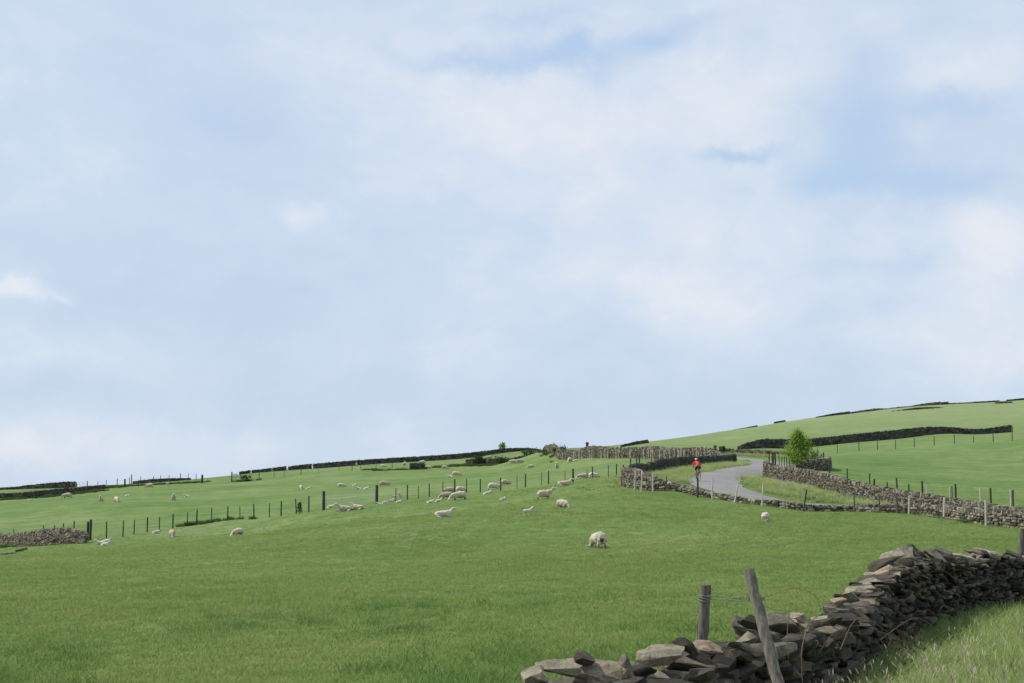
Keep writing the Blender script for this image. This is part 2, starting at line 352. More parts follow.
def zg(x, y):
    x = np.atleast_1d(np.asarray(x, float)); y = np.atleast_1d(np.asarray(y, float))
    th = np.arctan2(x, y); lr = np.log(np.clip(np.hypot(x, y), 1.001, 5400))
    i = np.clip(np.searchsorted(TH, th)-1, 0, len(TH)-2); j = np.clip(np.searchsorted(LR, lr)-1, 0, len(LR)-2)
    u = (th-TH[i])/(TH[i+1]-TH[i]); v = (lr-LR[j])/(LR[j+1]-LR[j])
    return GZ[i, j]*(1-u)*(1-v)+GZ[i+1, j]*u*(1-v)+GZ[i, j+1]*(1-u)*v+GZ[i+1, j+1]*u*v
def z1(x, y): return float(zg(x, y)[0])
def at(px, Y, up=0):
    x = (px-CX)/F*Y/ (math.cos(PITCH)) if False else pxdir(px, 480)[0]*Y
    return Vector((x, Y, z1(x, Y)+up))
def hit(px, py, y0=14, y1=620):
    """first point where the sight line meets the ground"""
    a, s = pxdir(px, py)
    Y = np.exp(np.linspace(math.log(y0), math.log(y1), 3000))
    d = zg(a*Y, Y)-s*Y
    k = np.argmax(d > 0)
    if d[k] <= 0: k = int(np.argmax(d/Y))
    return Vector((a*Y[k], Y[k], float(zg(a*Y[k], Y[k])[0])))
# terrain mesh
nt_, nl_ = len(TH), len(LR)
I = np.arange(nt_-1)[:, None]*nl_+np.arange(nl_-1)[None]
quads = np.stack([I, I+1, I+nl_+1, I+nl_], -1).reshape(-1, 4)
me = bpy.data.meshes.new('hillside')
me.vertices.add(nt_*nl_); me.vertices.foreach_set('co', np.stack([gx, gy, GZ.ravel()], -1).ravel())
me.loops.add(quads.size); me.loops.foreach_set('vertex_index', quads.ravel().astype(np.int32))
me.polygons.add(len(quads)); me.polygons.foreach_set('loop_start', (np.arange(len(quads))*4).astype(np.int32))
me.polygons.foreach_set('loop_total', np.full(len(quads), 4, np.int32)); me.polygons.foreach_set('use_smooth', np.ones(len(quads), bool))
me.update(); me.validate(); me.materials.append(M['pasture'])
if me.polygons[len(quads)//2].normal.z < 0: me.flip_normals()
ter = bpy.data.objects.new('hillside', me); col.objects.link(ter); tag(ter, kind='structure')
# closing disc under the camera
mb = MB(); k = 48
mb.add([(0, 0, -1.6)]+[(1.02*math.sin(2*math.pi*i/k), 1.02*math.cos(2*math.pi*i/k), -1.6) for i in range(k)], [(0, 1+(i+1) % k, 1+i) for i in range(k)])
o = mb.build('verge_ground', M['pasture']); tag(o, kind='structure')

# road
road_pts = [(1330, 73), (1150, 74), (1040, 80), (985, 84.5), (943, 89), (896, 92.5), (850, 94.2), (800, 95.3), (768, 97), (738, 101), (715, 107.5), (718, 117), (739, 128), (768, 142), (768, 156), (745, 169), (705, 179), (660, 190)]
RP = smooth_path([(pxdir(p, 480)[0]*Y, Y) for p, Y in road_pts], .7)
mb = MB(); W_ = 1.95; nc = 8; vs = []
for i, p in enumerate(RP):
    d = RP[min(i+1, len(RP)-1)]-RP[max(i-1, 0)]; d = d/np.linalg.norm(d); nrm = np.array((d[1], -d[0]))
    ww = W_+.12*math.sin(i*.9)+.08*math.sin(i*2.3)
    for j in range(nc+1):
        q = p+nrm*ww*(2*j/nc-1); vs.append((q[0], q[1], z1(*q)+.05))
fs = [(i*(nc+1)+j, i*(nc+1)+j+1, (i+1)*(nc+1)+j+1, (i+1)*(nc+1)+j) for i in range(len(RP)-1) for j in range(nc)]
mb.add(vs, fs); road = mb.build('road', M['asphalt'], smooth=True); tag(road, kind='structure')

# ------------------------------------------------------------------ rocks and walls
def rock_template(n, rx=.5, ry=.5, rz=.5, sq=.55, seed=0):
    rr = random.Random(seed); bm = bmesh.new()
    for i in range(n):
        v = Vector((rr.gauss(0, 1), rr.gauss(0, 1), rr.gauss(0, 1))).normalized()
        v = Vector([math.copysign(abs(c)**sq, c) for c in v])
        v *= rr.uniform(.85, 1.0)
        bm.verts.new((v.x*rx, v.y*ry, v.z*rz))
    bmesh.ops.convex_hull(bm, input=bm.verts[:])
    bmesh.ops.delete(bm, geom=[v for v in bm.verts if not v.link_faces], context='VERTS')
    bmesh.ops.recalc_face_normals(bm, faces=bm.faces[:])
    bm.verts.index_update()
    V = np.array([v.co[:] for v in bm.verts]); Fc = [tuple(v.index for v in f.verts) for f in bm.faces]; bm.free()
    return V, Fc
ROCKS = [rock_template(16, seed=i) for i in range(30)]
SLABS = [rock_template(26, sq=.35, seed=100+i) for i in range(24)]
def rotm(ex, ey, ez): return np.array(Matrix.Rotation(ez, 3, 'Z') @ Matrix.Rotation(ey, 3, 'Y') @ Matrix.Rotation(ex, 3, 'X'))
def put_rock(mb, c, size, rot, lib=None):
    V, Fc = random.choice(lib or SLABS)
    mb.add((V*np.array(size)) @ np.array(rot).T+np.array(c), Fc)
def wall_path(pts, step=.5):
    """pts: (px, Y, height)"""
    return smooth_path([(pxdir(p, 480)[0]*Y, Y, h) for p, Y, h in pts], step)
def stone_wall(name, pts, mat, label, cat='wall', sl=.27, sh=.12, thick=.5, cope=True, group=None, xy=False, rough=.25, lean=0):
    P_ = smooth_path(pts, .4) if xy else wall_path(pts, .4)
    seg = np.r_[0, np.cumsum(np.hypot(*np.diff(P_[:, :2], axis=0).T))]
    tot = seg[-1]
    def S(s):
        s = min(max(s, 0), tot); k = min(np.searchsorted(seg, s, 'right')-1, len(seg)-2)
        f = (s-seg[k])/(seg[k+1]-seg[k]+1e-9); p = P_[k]*(1-f)+P_[k+1]*f; d = P_[k+1]-P_[k]
        return p, math.atan2(d[1], d[0])
    org = Vector((P_[0][0], P_[0][1], z1(P_[0][0], P_[0][1])))
    root = empty(name, org); tag(root, label, cat, group)
    mb = MB(); O = np.array(org)
    # core
    K = max(2, int(tot/.8)); vs = []
    for i in range(K+1):
        p, a = S(tot*i/K); nx, ny = -math.sin(a), math.cos(a); g = z1(p[0], p[1]); h = max(.1, p[2]*.97)
        for sx, zz in ((-1, -.5), (-1, h), (1, h), (1, -.5)):
            wdt = thick/2-.09 if zz < 0 else thick/2-.14
            vs.append(np.array((p[0]+nx*sx*wdt, p[1]+ny*sx*wdt, g+zz))-O)
    fs = [(i*4+j, (i+1)*4+j, (i+1)*4+(j+1) % 4, i*4+(j+1) % 4) for i in range(K) for j in range(4)]+[(0, 1, 2, 3), (K*4+3, K*4+2, K*4+1, K*4)]
    mb.add(vs, fs)
    hmax = P_[:, 2].max(); nC = int(hmax/sh)+1
    for sx in (-1, 1):
        for c_ in range(nC):
            s = random.uniform(0, sl)
            while s < tot:
                l = sl*random.uniform(.55, 1.5); p, a = S(s+l/2)
                z = (c_+.5)*sh
                if z < p[2]-.02:
                    nx, ny = -math.sin(a), math.cos(a); off_ = thick/2-.1-.05*z+random.uniform(-.03, .03)
                    put_rock(mb, np.array((p[0]+nx*sx*off_, p[1]+ny*sx*off_, z1(p[0], p[1])+z+random.uniform(-.02, .02)))-O,
                             (l*1.02, .26, sh*random.uniform(.8, 1.15)), rotm(0, random.gauss(0, .06), a+random.gauss(0, .08)))
                s += l
    mb.build('stonework', mat, root)
    if cope:
        mc = MB(); s = 0
        while s < tot:
            l = random.uniform(.10, .24)*max(1, sh/.16); p, a = S(s+l/2)
            hh = min(random.uniform(.2, .40), .08+p[2]*.5)
            put_rock(mc, np.array((p[0], p[1], z1(p[0], p[1])+p[2]+hh*.12))-O, (l, thick*.9, hh), rotm(random.gauss(0, .1), random.gauss(0, rough)+lean, a+random.gauss(0, .12)))
            s += l*.95
        mc.build('coping', mat, root)
    return root, S, tot

# roadside wall close to the camera -------------------------------------------------
fw = [(-4.2, 3.2, .4), (-1.6, 6.4, .3), (-.4, 8.4, .32), (.10, 9.3, .64), (.65, 10.15, .64), (1.2, 11.05, .62), (1.68, 12.1, .67), (2.17, 13.3, .68), (2.67, 14.4, .70), (3.27, 15.9, .65), (3.9, 17.5, .73), (4.45, 19, .85), (5.02, 20.3, .94), (5.8, 22.1, 1.02), (6.8, 24.3, .97), (7.35, 25.3, .93), (8.75, 27.7, 1.06), (10.3, 30.2, .9), (13.3, 35.7, .95), (17, 42.3, .95)]
P_ = smooth_path(fw, .3)
seg = np.r_[0, np.cumsum(np.hypot(*np.diff(P_[:, :2], axis=0).T))]; tot = seg[-1]
def S(s):
    s = min(max(s, 0), tot); k = min(np.searchsorted(seg, s, 'right')-1, len(seg)-2)
    f = (s-seg[k])/(seg[k+1]-seg[k]+1e-9); p = P_[k]*(1-f)+P_[k+1]*f; d = P_[k+1]-P_[k]
    return p, math.atan2(d[1], d[0])
def vbase(p):
    r_ = math.hypot(p[0], p[1]); return -1.6-.027*min(max(r_-4, 0), 10)-.02*min(max(r_-22, 0), 20)
def s_of_px(px):
    best = 0; bd = 9e9
    for s in np.linspace(2, tot-.1, 900):
        p, _ = S(s)
        if p[1] < 5: continue
        q = CX+F*p[0]/p[1]/1.0
        if abs(q-px) < bd: bd = abs(q-px); best = s
    return best
org = Vector((fw[3][0], fw[3][1], vbase(fw[3]))); O = np.array(org)
fwall = empty('dry_stone_wall', org)
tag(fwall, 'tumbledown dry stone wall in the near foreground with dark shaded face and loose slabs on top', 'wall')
mb = MB(); K = int(tot/.35); vs = []
for i in range(K+1):
    p, a = S(tot*i/K); nx, ny = -math.sin(a), math.cos(a); g = vbase(p); h = max(.12, p[2]*.80)
    for sx, zz, wd in ((-1, -.5, .14), (-1, h, .07), (1, h, .07), (1, -1.3, .14)):
        vs.append(np.array((p[0]+nx*sx*wd, p[1]+ny*sx*wd, g+zz))-O)
mb.add(vs, [(i*4+j, (i+1)*4+j, (i+1)*4+(j+1) % 4, i*4+(j+1) % 4) for i in range(K) for j in range(4)])
for sx in (-1, 1):
    z = -.1 if sx < 0 else -.8
    while z < 1.5:
        th0 = random.uniform(.03, .07); s = random.uniform(0, .3)
        while s < tot:
            l = random.uniform(.10, .48); p, a = S(s+l/2); th_ = th0
            px_ = CX+F*p[0]/max(p[1], 1)
            if px_ < 850: th_ = th0*random.uniform(1.0, 1.9); l *= 1.35
            if z+th_ < p[2]*.93+.02:
                nx, ny = -math.sin(a), math.cos(a); off_ = .17-.05*z+random.uniform(-.06, .05)
                tilt = 0
                px_ = CX+F*p[0]/max(p[1], 1)
                if 865 < px_ < 960 and z > .55: tilt = .45*min(1, (z-.55)*2)
                put_rock(mb, np.array((p[0]+nx*sx*off_, p[1]+ny*sx*off_, vbase(p)+z+th_/2+random.uniform(-.02, .02)))-O,
                         (l*random.uniform(.85, 1.15), random.uniform(.18, .34), th_*random.uniform(.8, 1.5)), rotm(random.gauss(0, .09), random.gauss(0, .13)+tilt, a+random.gauss(0, .22)), SLABS if random.random() < .5 else ROCKS)
            s += l*.95
        z += th0*.92
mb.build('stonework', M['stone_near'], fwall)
# detailed loose stones: subdivided, faceted and noisy
def loose_stone(c, size, rot, mat=None, seed=None, sq=.4, npts=22):
    V, Fc = rock_template(npts, sq=sq, seed=seed if seed is not None else random.randint(0, 99999))
    bm = bmesh.new(); bv = [bm.verts.new(v) for v in (V*np.array(size))]
    for f in Fc:
        try: bm.faces.new([bv[i] for i in f])
        except ValueError: pass
    bmesh.ops.bevel(bm, geom=bm.edges[:], offset=min(size)*.025, segments=1, affect='EDGES', clamp_overlap=True)
    bmesh.ops.triangulate(bm, faces=bm.faces[:])
    bmesh.ops.subdivide_edges(bm, edges=[e for e in bm.edges if e.calc_length() > .1], cuts=1)
    for v in bm.verts:
        n = mnoise.noise_vector((v.co+Vector(c))*14)*.012+mnoise.noise_vector((v.co+Vector(c))*5)*.03
        v.co += n
    me = bpy.data.meshes.new('loose_stone'); bm.to_mesh(me); bm.free(); me.materials.append(mat or M['stone_cope'])
    o = bpy.data.objects.new('loose_stone', me); col.objects.link(o); o.parent = fwall
    o.location = Vector(c)-org; o.rotation_euler = Matrix(rot.tolist()).to_euler()
    return o
def wall_pt(px, py, side_off=0.0):
    s = s_of_px(px); p, a = S(s); Y = p[1]; ax, sz = pxdir(px, py)
    return np.array((ax*Y, Y, sz*Y)), a
# (px, py centre, width px, height px, tilt across view, yaw offset, material)
BIG = [(537,676,30,20,-.3,.3,0),(556,670,44,20,.1,.2,0),(592,672,60,20,.15,-.2,0),(585,659,22,13,.4,.5,1),(622,672,26,34,.9,.1,0),(648,678,62,20,.25,.3,0),
       (664,655,58,19,.05,.2,0),(690,668,54,34,-.35,.5,1),(686,648,24,16,.5,.9,1),(712,650,42,16,.15,.4,0),(722,680,40,20,0,0,1),(744,645,24,34,.5,1.0,0),(762,636,60,30,.6,.3,1),(752,622,30,14,.3,.1,1),
       (781,622,34,16,.2,.5,0),(795,636,26,22,.8,.2,0),(800,618,22,12,.1,.2,0),(812,628,30,14,.1,.6,1),(828,622,34,14,.05,.2,0),(842,612,26,16,-.1,.7,0),(851,598,20,18,.9,.3,0),(838,601,18,9,-.1,.1,0),(862,590,36,10,-.15,.2,0),(872,582,40,9,-.2,.1,1),
       (866,603,26,12,.1,.5,1),(905,552,22,7,.0,.2,0),(892,556,28,8,-.35,.2,0),(884,563,30,8,-.35,.1,1),(878,572,34,8,-.25,.1,0),(917,556,30,9,.9,.2,1),(926,562,32,9,1.0,.1,1),(936,556,28,10,.7,.3,0),(944,554,22,12,.5,.5,1),(908,585,12,12,.9,.1,0),
       (955,562,22,10,.4,.4,1),(965,560,30,16,.2,.3,0),(978,553,30,7,.15,.2,1),(990,555,32,8,.25,.1,0),(1000,562,28,14,.5,.5,0),(1012,556,26,9,.3,.2,1),(1022,560,24,12,.2,.2,0),(1036,560,30,12,.2,.2,0),(988,574,26,14,.7,.2,1),(1010,575,26,16,.5,.1,0)]
for i, (px, py, wpx, hpx, tl, yaw, dk) in enumerate(BIG):
    c, a = wall_pt(px, py); k = c[1]/F
    # width runs across the view, so turn the stone broadside on
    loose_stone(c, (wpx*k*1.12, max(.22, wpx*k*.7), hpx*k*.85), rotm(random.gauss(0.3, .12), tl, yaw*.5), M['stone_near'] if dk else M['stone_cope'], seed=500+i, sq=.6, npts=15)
for i in range(20):   # fan of thin slabs sliding off the crown of the wall
    f = i/19; px = 868+f*82; tp = np.interp(px, [868, 885, 905, 930, 950], [577, 567, 554, 556, 560])
    c, a = wall_pt(px, tp+6+random.uniform(-1, 2)); k = c[1]/F
    loose_stone(c, (random.uniform(30, 44)*k, random.uniform(.3, .45), random.uniform(4, 7)*k), rotm(.15, -.3+1.35*f+random.gauss(0, .06), random.uniform(0, .4)), M['stone_near'] if i % 3 else M['stone_cope'], seed=900+i, sq=.45, npts=20)
s = 0
while s < tot:   # remaining random top slabs
    p, a = S(s); px_ = CX+F*p[0]/max(p[1], 1)
    c = np.array((p[0]+random.uniform(-.12, .12), p[1]+random.uniform(-.1, .1), vbase(p)+p[2]*.93+random.uniform(-.06, .03)))
    l = random.uniform(.22, .45)
    tl = -.35 if 865 < px_ < 905 else (.8 if 905 < px_ < 950 else random.gauss(0, .3))
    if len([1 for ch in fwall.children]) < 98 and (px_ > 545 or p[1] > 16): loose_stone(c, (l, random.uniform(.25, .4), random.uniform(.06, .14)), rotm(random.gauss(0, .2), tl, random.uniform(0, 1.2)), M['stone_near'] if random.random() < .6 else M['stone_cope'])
    s += random.uniform(.5, .85)

# ------------------------------------------------------------------ other walls
stone_wall('dry_stone_wall', [(-60,138,.85),(0,124,.8),(40,113,.95),(68,109,.95),(87,107,.6)], M['stone_brown'], 'sunlit brown dry stone wall at the left edge ending by two gateposts', rough=.15, sl=.22, sh=.1)
stone_wall('dry_stone_wall', [(766,129,1.15),(768,127,1.3),(790,122,1.35),(820,115.5,1.2),(860,107,1.1),(900,100.5,.98),(950,94,.82),(1000,88.5,.68),(1040,85,.7),(1130,83,.8)], M['stone_brown'], 'long sunlit brown dry stone wall with upright coping running down beside the road on the right', rough=.12, sl=.2, sh=.09)
stone_wall('dry_stone_wall', [(623.5,110,.95),(626,107,1.15),(637,103.3,1.15),(645,101.5,1.05),(653,100.7,.85),(664,100,.5),(680,99.3,.34),(694,98.3,.38),(712,96.5,.24),(733,94.7,.26),(753,93.5,.2),(777,92.3,.28),(801,91.2,.3),(825,91,.26),(852,91,.26),(880,90,.36),(910,89,.42),(943,87,.5),(985,81,.7),(1040,77,.75)], M['stone_brown'], 'low broken roadside wall in the middle distance with pale stakes leaning against it', sl=.36, sh=.15, rough=.4)
stone_wall('dry_stone_wall', [(627,109,.95),(634,113,.75),(643,117,.7),(659,122,.9),(672,127,.9),(695,136,.85),(712,144,.75),(727,150,.7),(735,152.5,.7)], M['stone_dark'], 'dark shaded dry stone wall curving along the left of the road behind the cyclist', rough=.1)
stone_wall('dry_stone_wall', [(544,224,.3),(548,219,.7),(554,211,1.1),(561,204,1.15),(577,197,.95),(592,192,1.3),(614,186,1.05),(637,180,1.05),(657,174,1.25),(681,166,1.1),(700,160,1.05),(714,157,.75),(723,155,.35)], M['stone_brown'], 'brown dry stone wall on the rise behind a row of palings', rough=.2)
stone_wall('dry_stone_wall', [(722,186,.5),(745,185,.45),(768,183,.5),(792,181,.4)], M['stone_brown'], 'low pinkish rubble wall beyond the top bend of the road', rough=.4)
stone_wall('dry_stone_wall', [(738,229,.25),(745,229,.7),(765,230,1.25),(788,230,1.25),(815,231,1.15),(853,232,1.15),(900,235,1.25),(925,237,1.15),(948,238,.95),(974,238.5,.7),(992,239,.75),(1013,240,1.0)], M['stone_dark'], 'long dark dry stone wall crossing the right hillside, ending at a post', sl=.5, sh=.22, rough=.25)
stone_wall('dry_stone_wall', [(795,132.5,.6),(806,133,.7),(818,134.5,.85),(827,137,.95),(829.5,140,.95),(826,145,.9),(815,147,.95),(806,148,.8)], M['stone_brown'], 'short dark stone wall bending round behind the small bushy tree', rough=.15)
def far_wall(pts, label, mat='stone_dark', sl=.7, sh=.3, rough=.3): return stone_wall('dry_stone_wall', pts, M[mat], label, sl=sl, sh=sh, rough=rough)
far_wall([(-120,252,.4),(0,247,.28),(30,246,.5),(60,245,.8),(75,244,.8)], 'dark wall on the far left skyline ending beside a thin metal gate')
far_wall([(-120,204,.7),(0,202,.65),(50,206,.75),(80,212,.6),(105,222,.4)], 'dark lower wall under the skyline at the far left')
far_wall([(133,255,.3),(150,258,.45),(172,261,.4),(190,264,.2)], 'thin dark wall on the left skyline behind the wire fence posts')
for pts, lb in [([(239,288,.45),(249,289,.5)], 'smallest and leftmost of the dark wall lengths along the skyline'),
                ([(251.5,289,.5),(262,290,.5),(270.5,291,.6)], 'second length of dark skyline wall from the left, just after the smallest one'),
                ([(272.5,293,.6),(285.5,296,.75)], 'third length of dark skyline wall, between two narrow gaps'),
                ([(288,299,.7),(300,301,.85),(311,304,.95)], 'fourth length of dark skyline wall, just left of the long unbroken one'),
                ([(313,306,.9),(330,309,.95),(356,313,.95),(384,318,.95),(430,320,1.0),(470,321,1.0),(505,322,.8),(520,322,.6),(541,322,.35)], 'long unbroken dark wall along the skyline above the sheep pasture'),
                ([(621,330,.35),(635,332,.55),(648,335,.6)], 'short dark wall on the skyline right of the square pillar'),
                ([(677,405,.4),(700,412,.45),(726,420,.4)], 'thin dark skyline wall at the foot of the right hill'),
                ([(733,424,.4),(758,432,.4)], 'thin dark skyline wall left of the small tree, higher up than its neighbour'),
                ([(775,447,.35),(786,449,.4)], 'tiny dark scrap of wall on the skyline above the small tree'),
                ([(817,455,.12),(835,458,.5),(851,460,.6)], 'tapering dark wall on the skyline right of the small tree'),
                ([(904,432,.2),(920,433,.4),(942,434,.2)], 'thin dark wall lying just under the right skyline'),
                ([(943,474,.6),(950,475,.7)], 'little dark wall block at the end of the pale rubble on the skyline'),
                ([(975,479,.3),(1002,483,.35)], 'low dark wall on the right skyline between two rubble heaps'),
                ([(1009,487,.35),(1030,490,.5),(1060,492,.5)], 'dark wall on the skyline at the right edge of the view')]:
    far_wall(pts, lb)
for pts, lb in [([(852,461,.35),(866,463,.5),(878,466,.5),(888,467,.15)], 'brown rubble heap of a fallen wall on the right skyline'),
                ([(913,470,.2),(928,471,.6),(942,473,.8)], 'pale rubble line of a fallen wall climbing to the right skyline'),
                ([(888,468,.12),(900,469,.2),(913,470,.15)], 'lowest thin remnant of wall on the right skyline between two rubble heaps'),
                ([(950,475,.3),(962,477,.25),(975,479,.25)], 'thin rubble remnant on the right skyline between two dark wall blocks'),
                ([(997,455,.2),(1005,457,.5),(1014,459,.25)], 'small rubble mound just below the skyline at the far right')]:
    far_wall(pts, lb, 'stone_brown', rough=.8)
far_wall([(409.5,238,.85),(416,238,.95),(424,239,.75)], 'short dark block of wall in the pasture among grazing sheep')
far_wall([(466,246,.7),(480,244,.85),(500,241,.8),(520,238,.75),(536,236,.7),(548,226,.3)], 'dark bushy field wall below the skyline with a pale track above it')
# fallen stones at foot of left wall
mb = MB(); r0 = at(10, 105); O = np.array(r0)
for px, Y in [(-4,104),(2,104),(6,105),(9,105),(14,106),(22,108),(27,109)]:
    p = at(px+random.uniform(-1, 1), Y); put_rock(mb, np.array(p)+(0, 0, .06)-O, (random.uniform(.4, .8), .35, random.uniform(.15, .3)), rotm(.1, random.gauss(0, .2), random.random()))
o = mb.build('fallen_stones', M['stone_near']); o.location = r0; tag(o, 'line of fallen stones lying in the grass in front of the left wall', 'stones', kind='stuff')

# gate pillars on the rise
def pillar(px, Y, w_, h, label, mat='stone_dark', up=0):
    p = at(px, Y, up); mb = MB(); z = -.3
    while z < h:
        t_ = random.uniform(.18, .3); mb.box((random.uniform(-.03, .03), 0, z+t_/2), (w_*random.uniform(.9, 1.05), w_*.9, t_*.97), rotm(0, 0, random.gauss(0, .1)), .02); z += t_
    mb.box((0, 0, z+.05), (w_*1.15, w_*1.1, .12), None, .02)
    o = mb.build('stone_pillar', M[mat]); o.location = p; tag(o, label, 'gate pillar')
pillar(587.4, 196, .34, 1.75, 'square dark stone pillar standing up above the brown wall on the skyline')
pillar(715.5, 158, .28, 1.15, 'short dark stone gatepost at the right end of the palinged wall')
pillar(721, 158, .34, .95, 'squat dark gatepost beside the road, right of its taller twin')

# ------------------------------------------------------------------ fences
def post_mesh(h, r_, lean=(0, 0), sq=False, n=7):
    mb = MB(); pts = []; rad = []
    for k in range(5):
        f = k/4; pts.append((lean[0]*f*h+random.uniform(-.006, .006), lean[1]*f*h, -.25+f*(h+.25))); rad.append(r_*(1.05-.12*f)*random.uniform(.95, 1.05))
    mb.tube(pts, rad, 4 if sq else n); return mb
def fence(label, posts, wires=(.35, .7, 1.0), wmat='wire', wr=.006, group=None, name='post_and_wire_fence', cat='fence'):
    """posts: (px, Y, height, radius, lean, material)"""
    b0 = at(posts[0][0], posts[0][1]); root = empty(name, b0); tag(root, label, cat, group)
    tops = []
    for q in posts:
        px, Y, h, r_, ln, mt = q[:6]; p = at(px, Y)
        o = post_mesh(h, r_, (ln, random.gauss(0, .02))).build('post', M[mt], root); o.location = p-b0
        tops.append((p-b0, h, ln))
    if wires:
        mb = MB()
        for wz in wires:
            pts = []
            for i in range(len(tops)):
                p, h, ln = tops[i]; f = min(.97, wz/1.1) if wz < 1.1 else .97
                pts.append(p+Vector((ln*h*f, -.04, min(wz, h*.95))))
                if i < len(tops)-1:
                    q, h2, l2 = tops[i+1]; mid = (p+q)/2; pts.append(Vector((mid.x, mid.y-.04, (p.z+q.z)/2+wz-.03)))
            mb.tube(pts, wr, 4, cap=False)
        mb.build('wire', M[wmat], root)
    return root
def hp(dy, Y): return dy*Y/F
fence('dark wire fence running up the pasture left of the metal gate',
      [(108,112,1.25,.05,0,'wood_dark'),(124.5,115,1.25,.05,0,'wood_dark'),(135.5,118,1.15,.045,0,'wood_dark'),(148.5,121,1.2,.06,0,'wood_dark'),(160.5,123,1.1,.045,0,'wood_dark'),(174,125,1.2,.06,0,'wood_dark'),(188.5,127,1.15,.04,0,'wood_dark'),(197.5,128,1.25,.06,.02,'wood_dark'),
       (212.5,130,1.2,.045,0,'wood_dark'),(228.5,131,1.2,.055,0,'wood_dark'),(240.8,131,1.1,.05,-.03,'wood_mid'),(254.8,130,1.3,.06,-.04,'wood_dark'),(270,129,1.2,.045,0,'wood_dark'),(281.7,127,1.25,.06,0,'wood_dark'),(297,124,1.25,.05,-.08,'wood_dark'),(309.2,122,1.3,.06,0,'wood_dark')], wr=.005)
fence('pair of stout dark gateposts at the end of the left wall', [(89.3,110,1.35,.10,0,'wood_dark'),(92,110,1.5,.09,.02,'wood_dark')], wires=(), name='gatepost_pair', cat='gateposts')
fence('short row of stakes just behind the left stone wall', [(-20,128,1.3,.05,0,'wood_dark'),(15,122,1.3,.045,.03,'wood_mid'),(45,116,1.4,.05,0,'wood_mid'),(56,114,1.35,.045,0,'wood_mid'),(65,112.5,1.4,.05,0,'wood_dark'),(75.2,111,1.5,.05,.02,'wood_dark')], wires=(1.2,))
fence('dark wire fence across the pasture between the metal gate and the road wall',
      [(396,124.5,1.1,.045,0,'wood_mid'),(407.5,127,1.25,.055,0,'wood_dark'),(418.6,128,1.05,.035,0,'wood_mid'),(429.3,129,1.15,.05,0,'wood_dark'),(443,130,1.15,.045,0,'wood_dark'),(454.8,131,1.25,.07,0,'wood_dark'),(466.6,132,1.2,.045,0,'wood_dark'),(480.3,132,1.15,.055,0,'wood_dark'),
       (500.7,132,1.15,.06,0,'wood_dark'),(517,132.5,1.15,.035,0,'wood_mid'),(525.5,132.5,1.2,.06,0,'wood_dark'),(541.5,133,1.1,.035,0,'wood_mid'),(548.5,133,1.15,.06,0,'wood_dark'),(565,133,1.05,.035,0,'wood_mid'),(573,133,1.15,.09,0,'wood_dark'),(587,131,1.0,.03,0,'wood_mid'),(592.5,130,1.15,.055,0,'wood_dark'),
       (608.5,126,1.1,.04,0,'wood_mid'),(616.5,123,1.1,.05,0,'wood_dark')], wr=.005)
fence('tall stakes standing behind the bend of the road wall', [(630,115,1.35,.05,.05,'wood_dark'),(636.5,115,1.5,.05,.03,'wood_dark'),(639.5,117,1.6,.05,0,'wood_dark'),(651.5,121,1.45,.05,0,'wood_mid')], wires=())
pl = fence('pale and dark leaning stakes with wire along the low roadside wall',
      [(621,107.5,1.5,.06,.13,'wood_dark'),(634,101.6,1.4,.045,.09,'wood_pale'),(641,100.4,1.4,.05,.06,'wood_pale'),(652.5,99.6,1.25,.05,.03,'wood_pale'),(666.5,99.3,1.0,.045,0,'wood_mid'),(697.6,96.5,1.3,.065,0,'wood_dark'),(711.5,95,1.3,.05,.06,'wood_pale'),(733,93.3,1.25,.05,.26,'wood_pale'),(761,91.8,1.38,.05,.1,'wood_pale'),
       (802,90.3,1.3,.05,.2,'wood_dark'),(853.5,90,1.05,.05,0,'wood_mid'),(878.5,89.5,1.1,.05,0,'wood_mid'),(896.5,89,1.2,.08,-.03,'wood_mid'),(907.5,88.5,1.1,.05,.08,'wood_pale'),(942.3,85.5,1.2,.055,.07,'wood_pale'),(984.3,79.5,1.4,.06,.02,'wood_pale'),(1044,76,1.3,.06,0,'wood_pale')], wires=(.55, 1.0), wr=.007)
fence('dark posts of the field fence just behind the long right wall',
      [(px, Y, pxdir(px, tp)[1]*Y-at(px, Y).z, r_, 0, mt) for px, Y, tp, r_, mt in [(829.7, 118.5, 465.5, 0.05, 'wood_dark'), (847.4, 114, 468.5, 0.05, 'wood_dark'), (869.5, 110, 473.5, 0.055, 'wood_dark'), (874, 108.5, 479, 0.07, 'wood_dark'), (887, 106, 482, 0.05, 'wood_dark'), (896.6, 105, 478, 0.06, 'wood_dark'), (908.5, 103, 484, 0.05, 'wood_dark'), (922, 101.5, 481, 0.07, 'wood_dark'), (926.5, 100, 485, 0.05, 'wood_pale'), (949.5, 97.5, 487.5, 0.045, 'wood_pale'), (951.5, 97.2, 486, 0.05, 'wood_mid'), (955.3, 97, 484, 0.07, 'wood_dark'), (979.8, 94, 488, 0.055, 'wood_pale'), (990, 93, 488, 0.065, 'wood_dark'), (1010, 91.5, 489.5, 0.055, 'wood_pale'), (1012, 91.3, 490, 0.06, 'wood_dark'), (1040, 90, 494, 0.06, 'wood_dark')]], wires=())
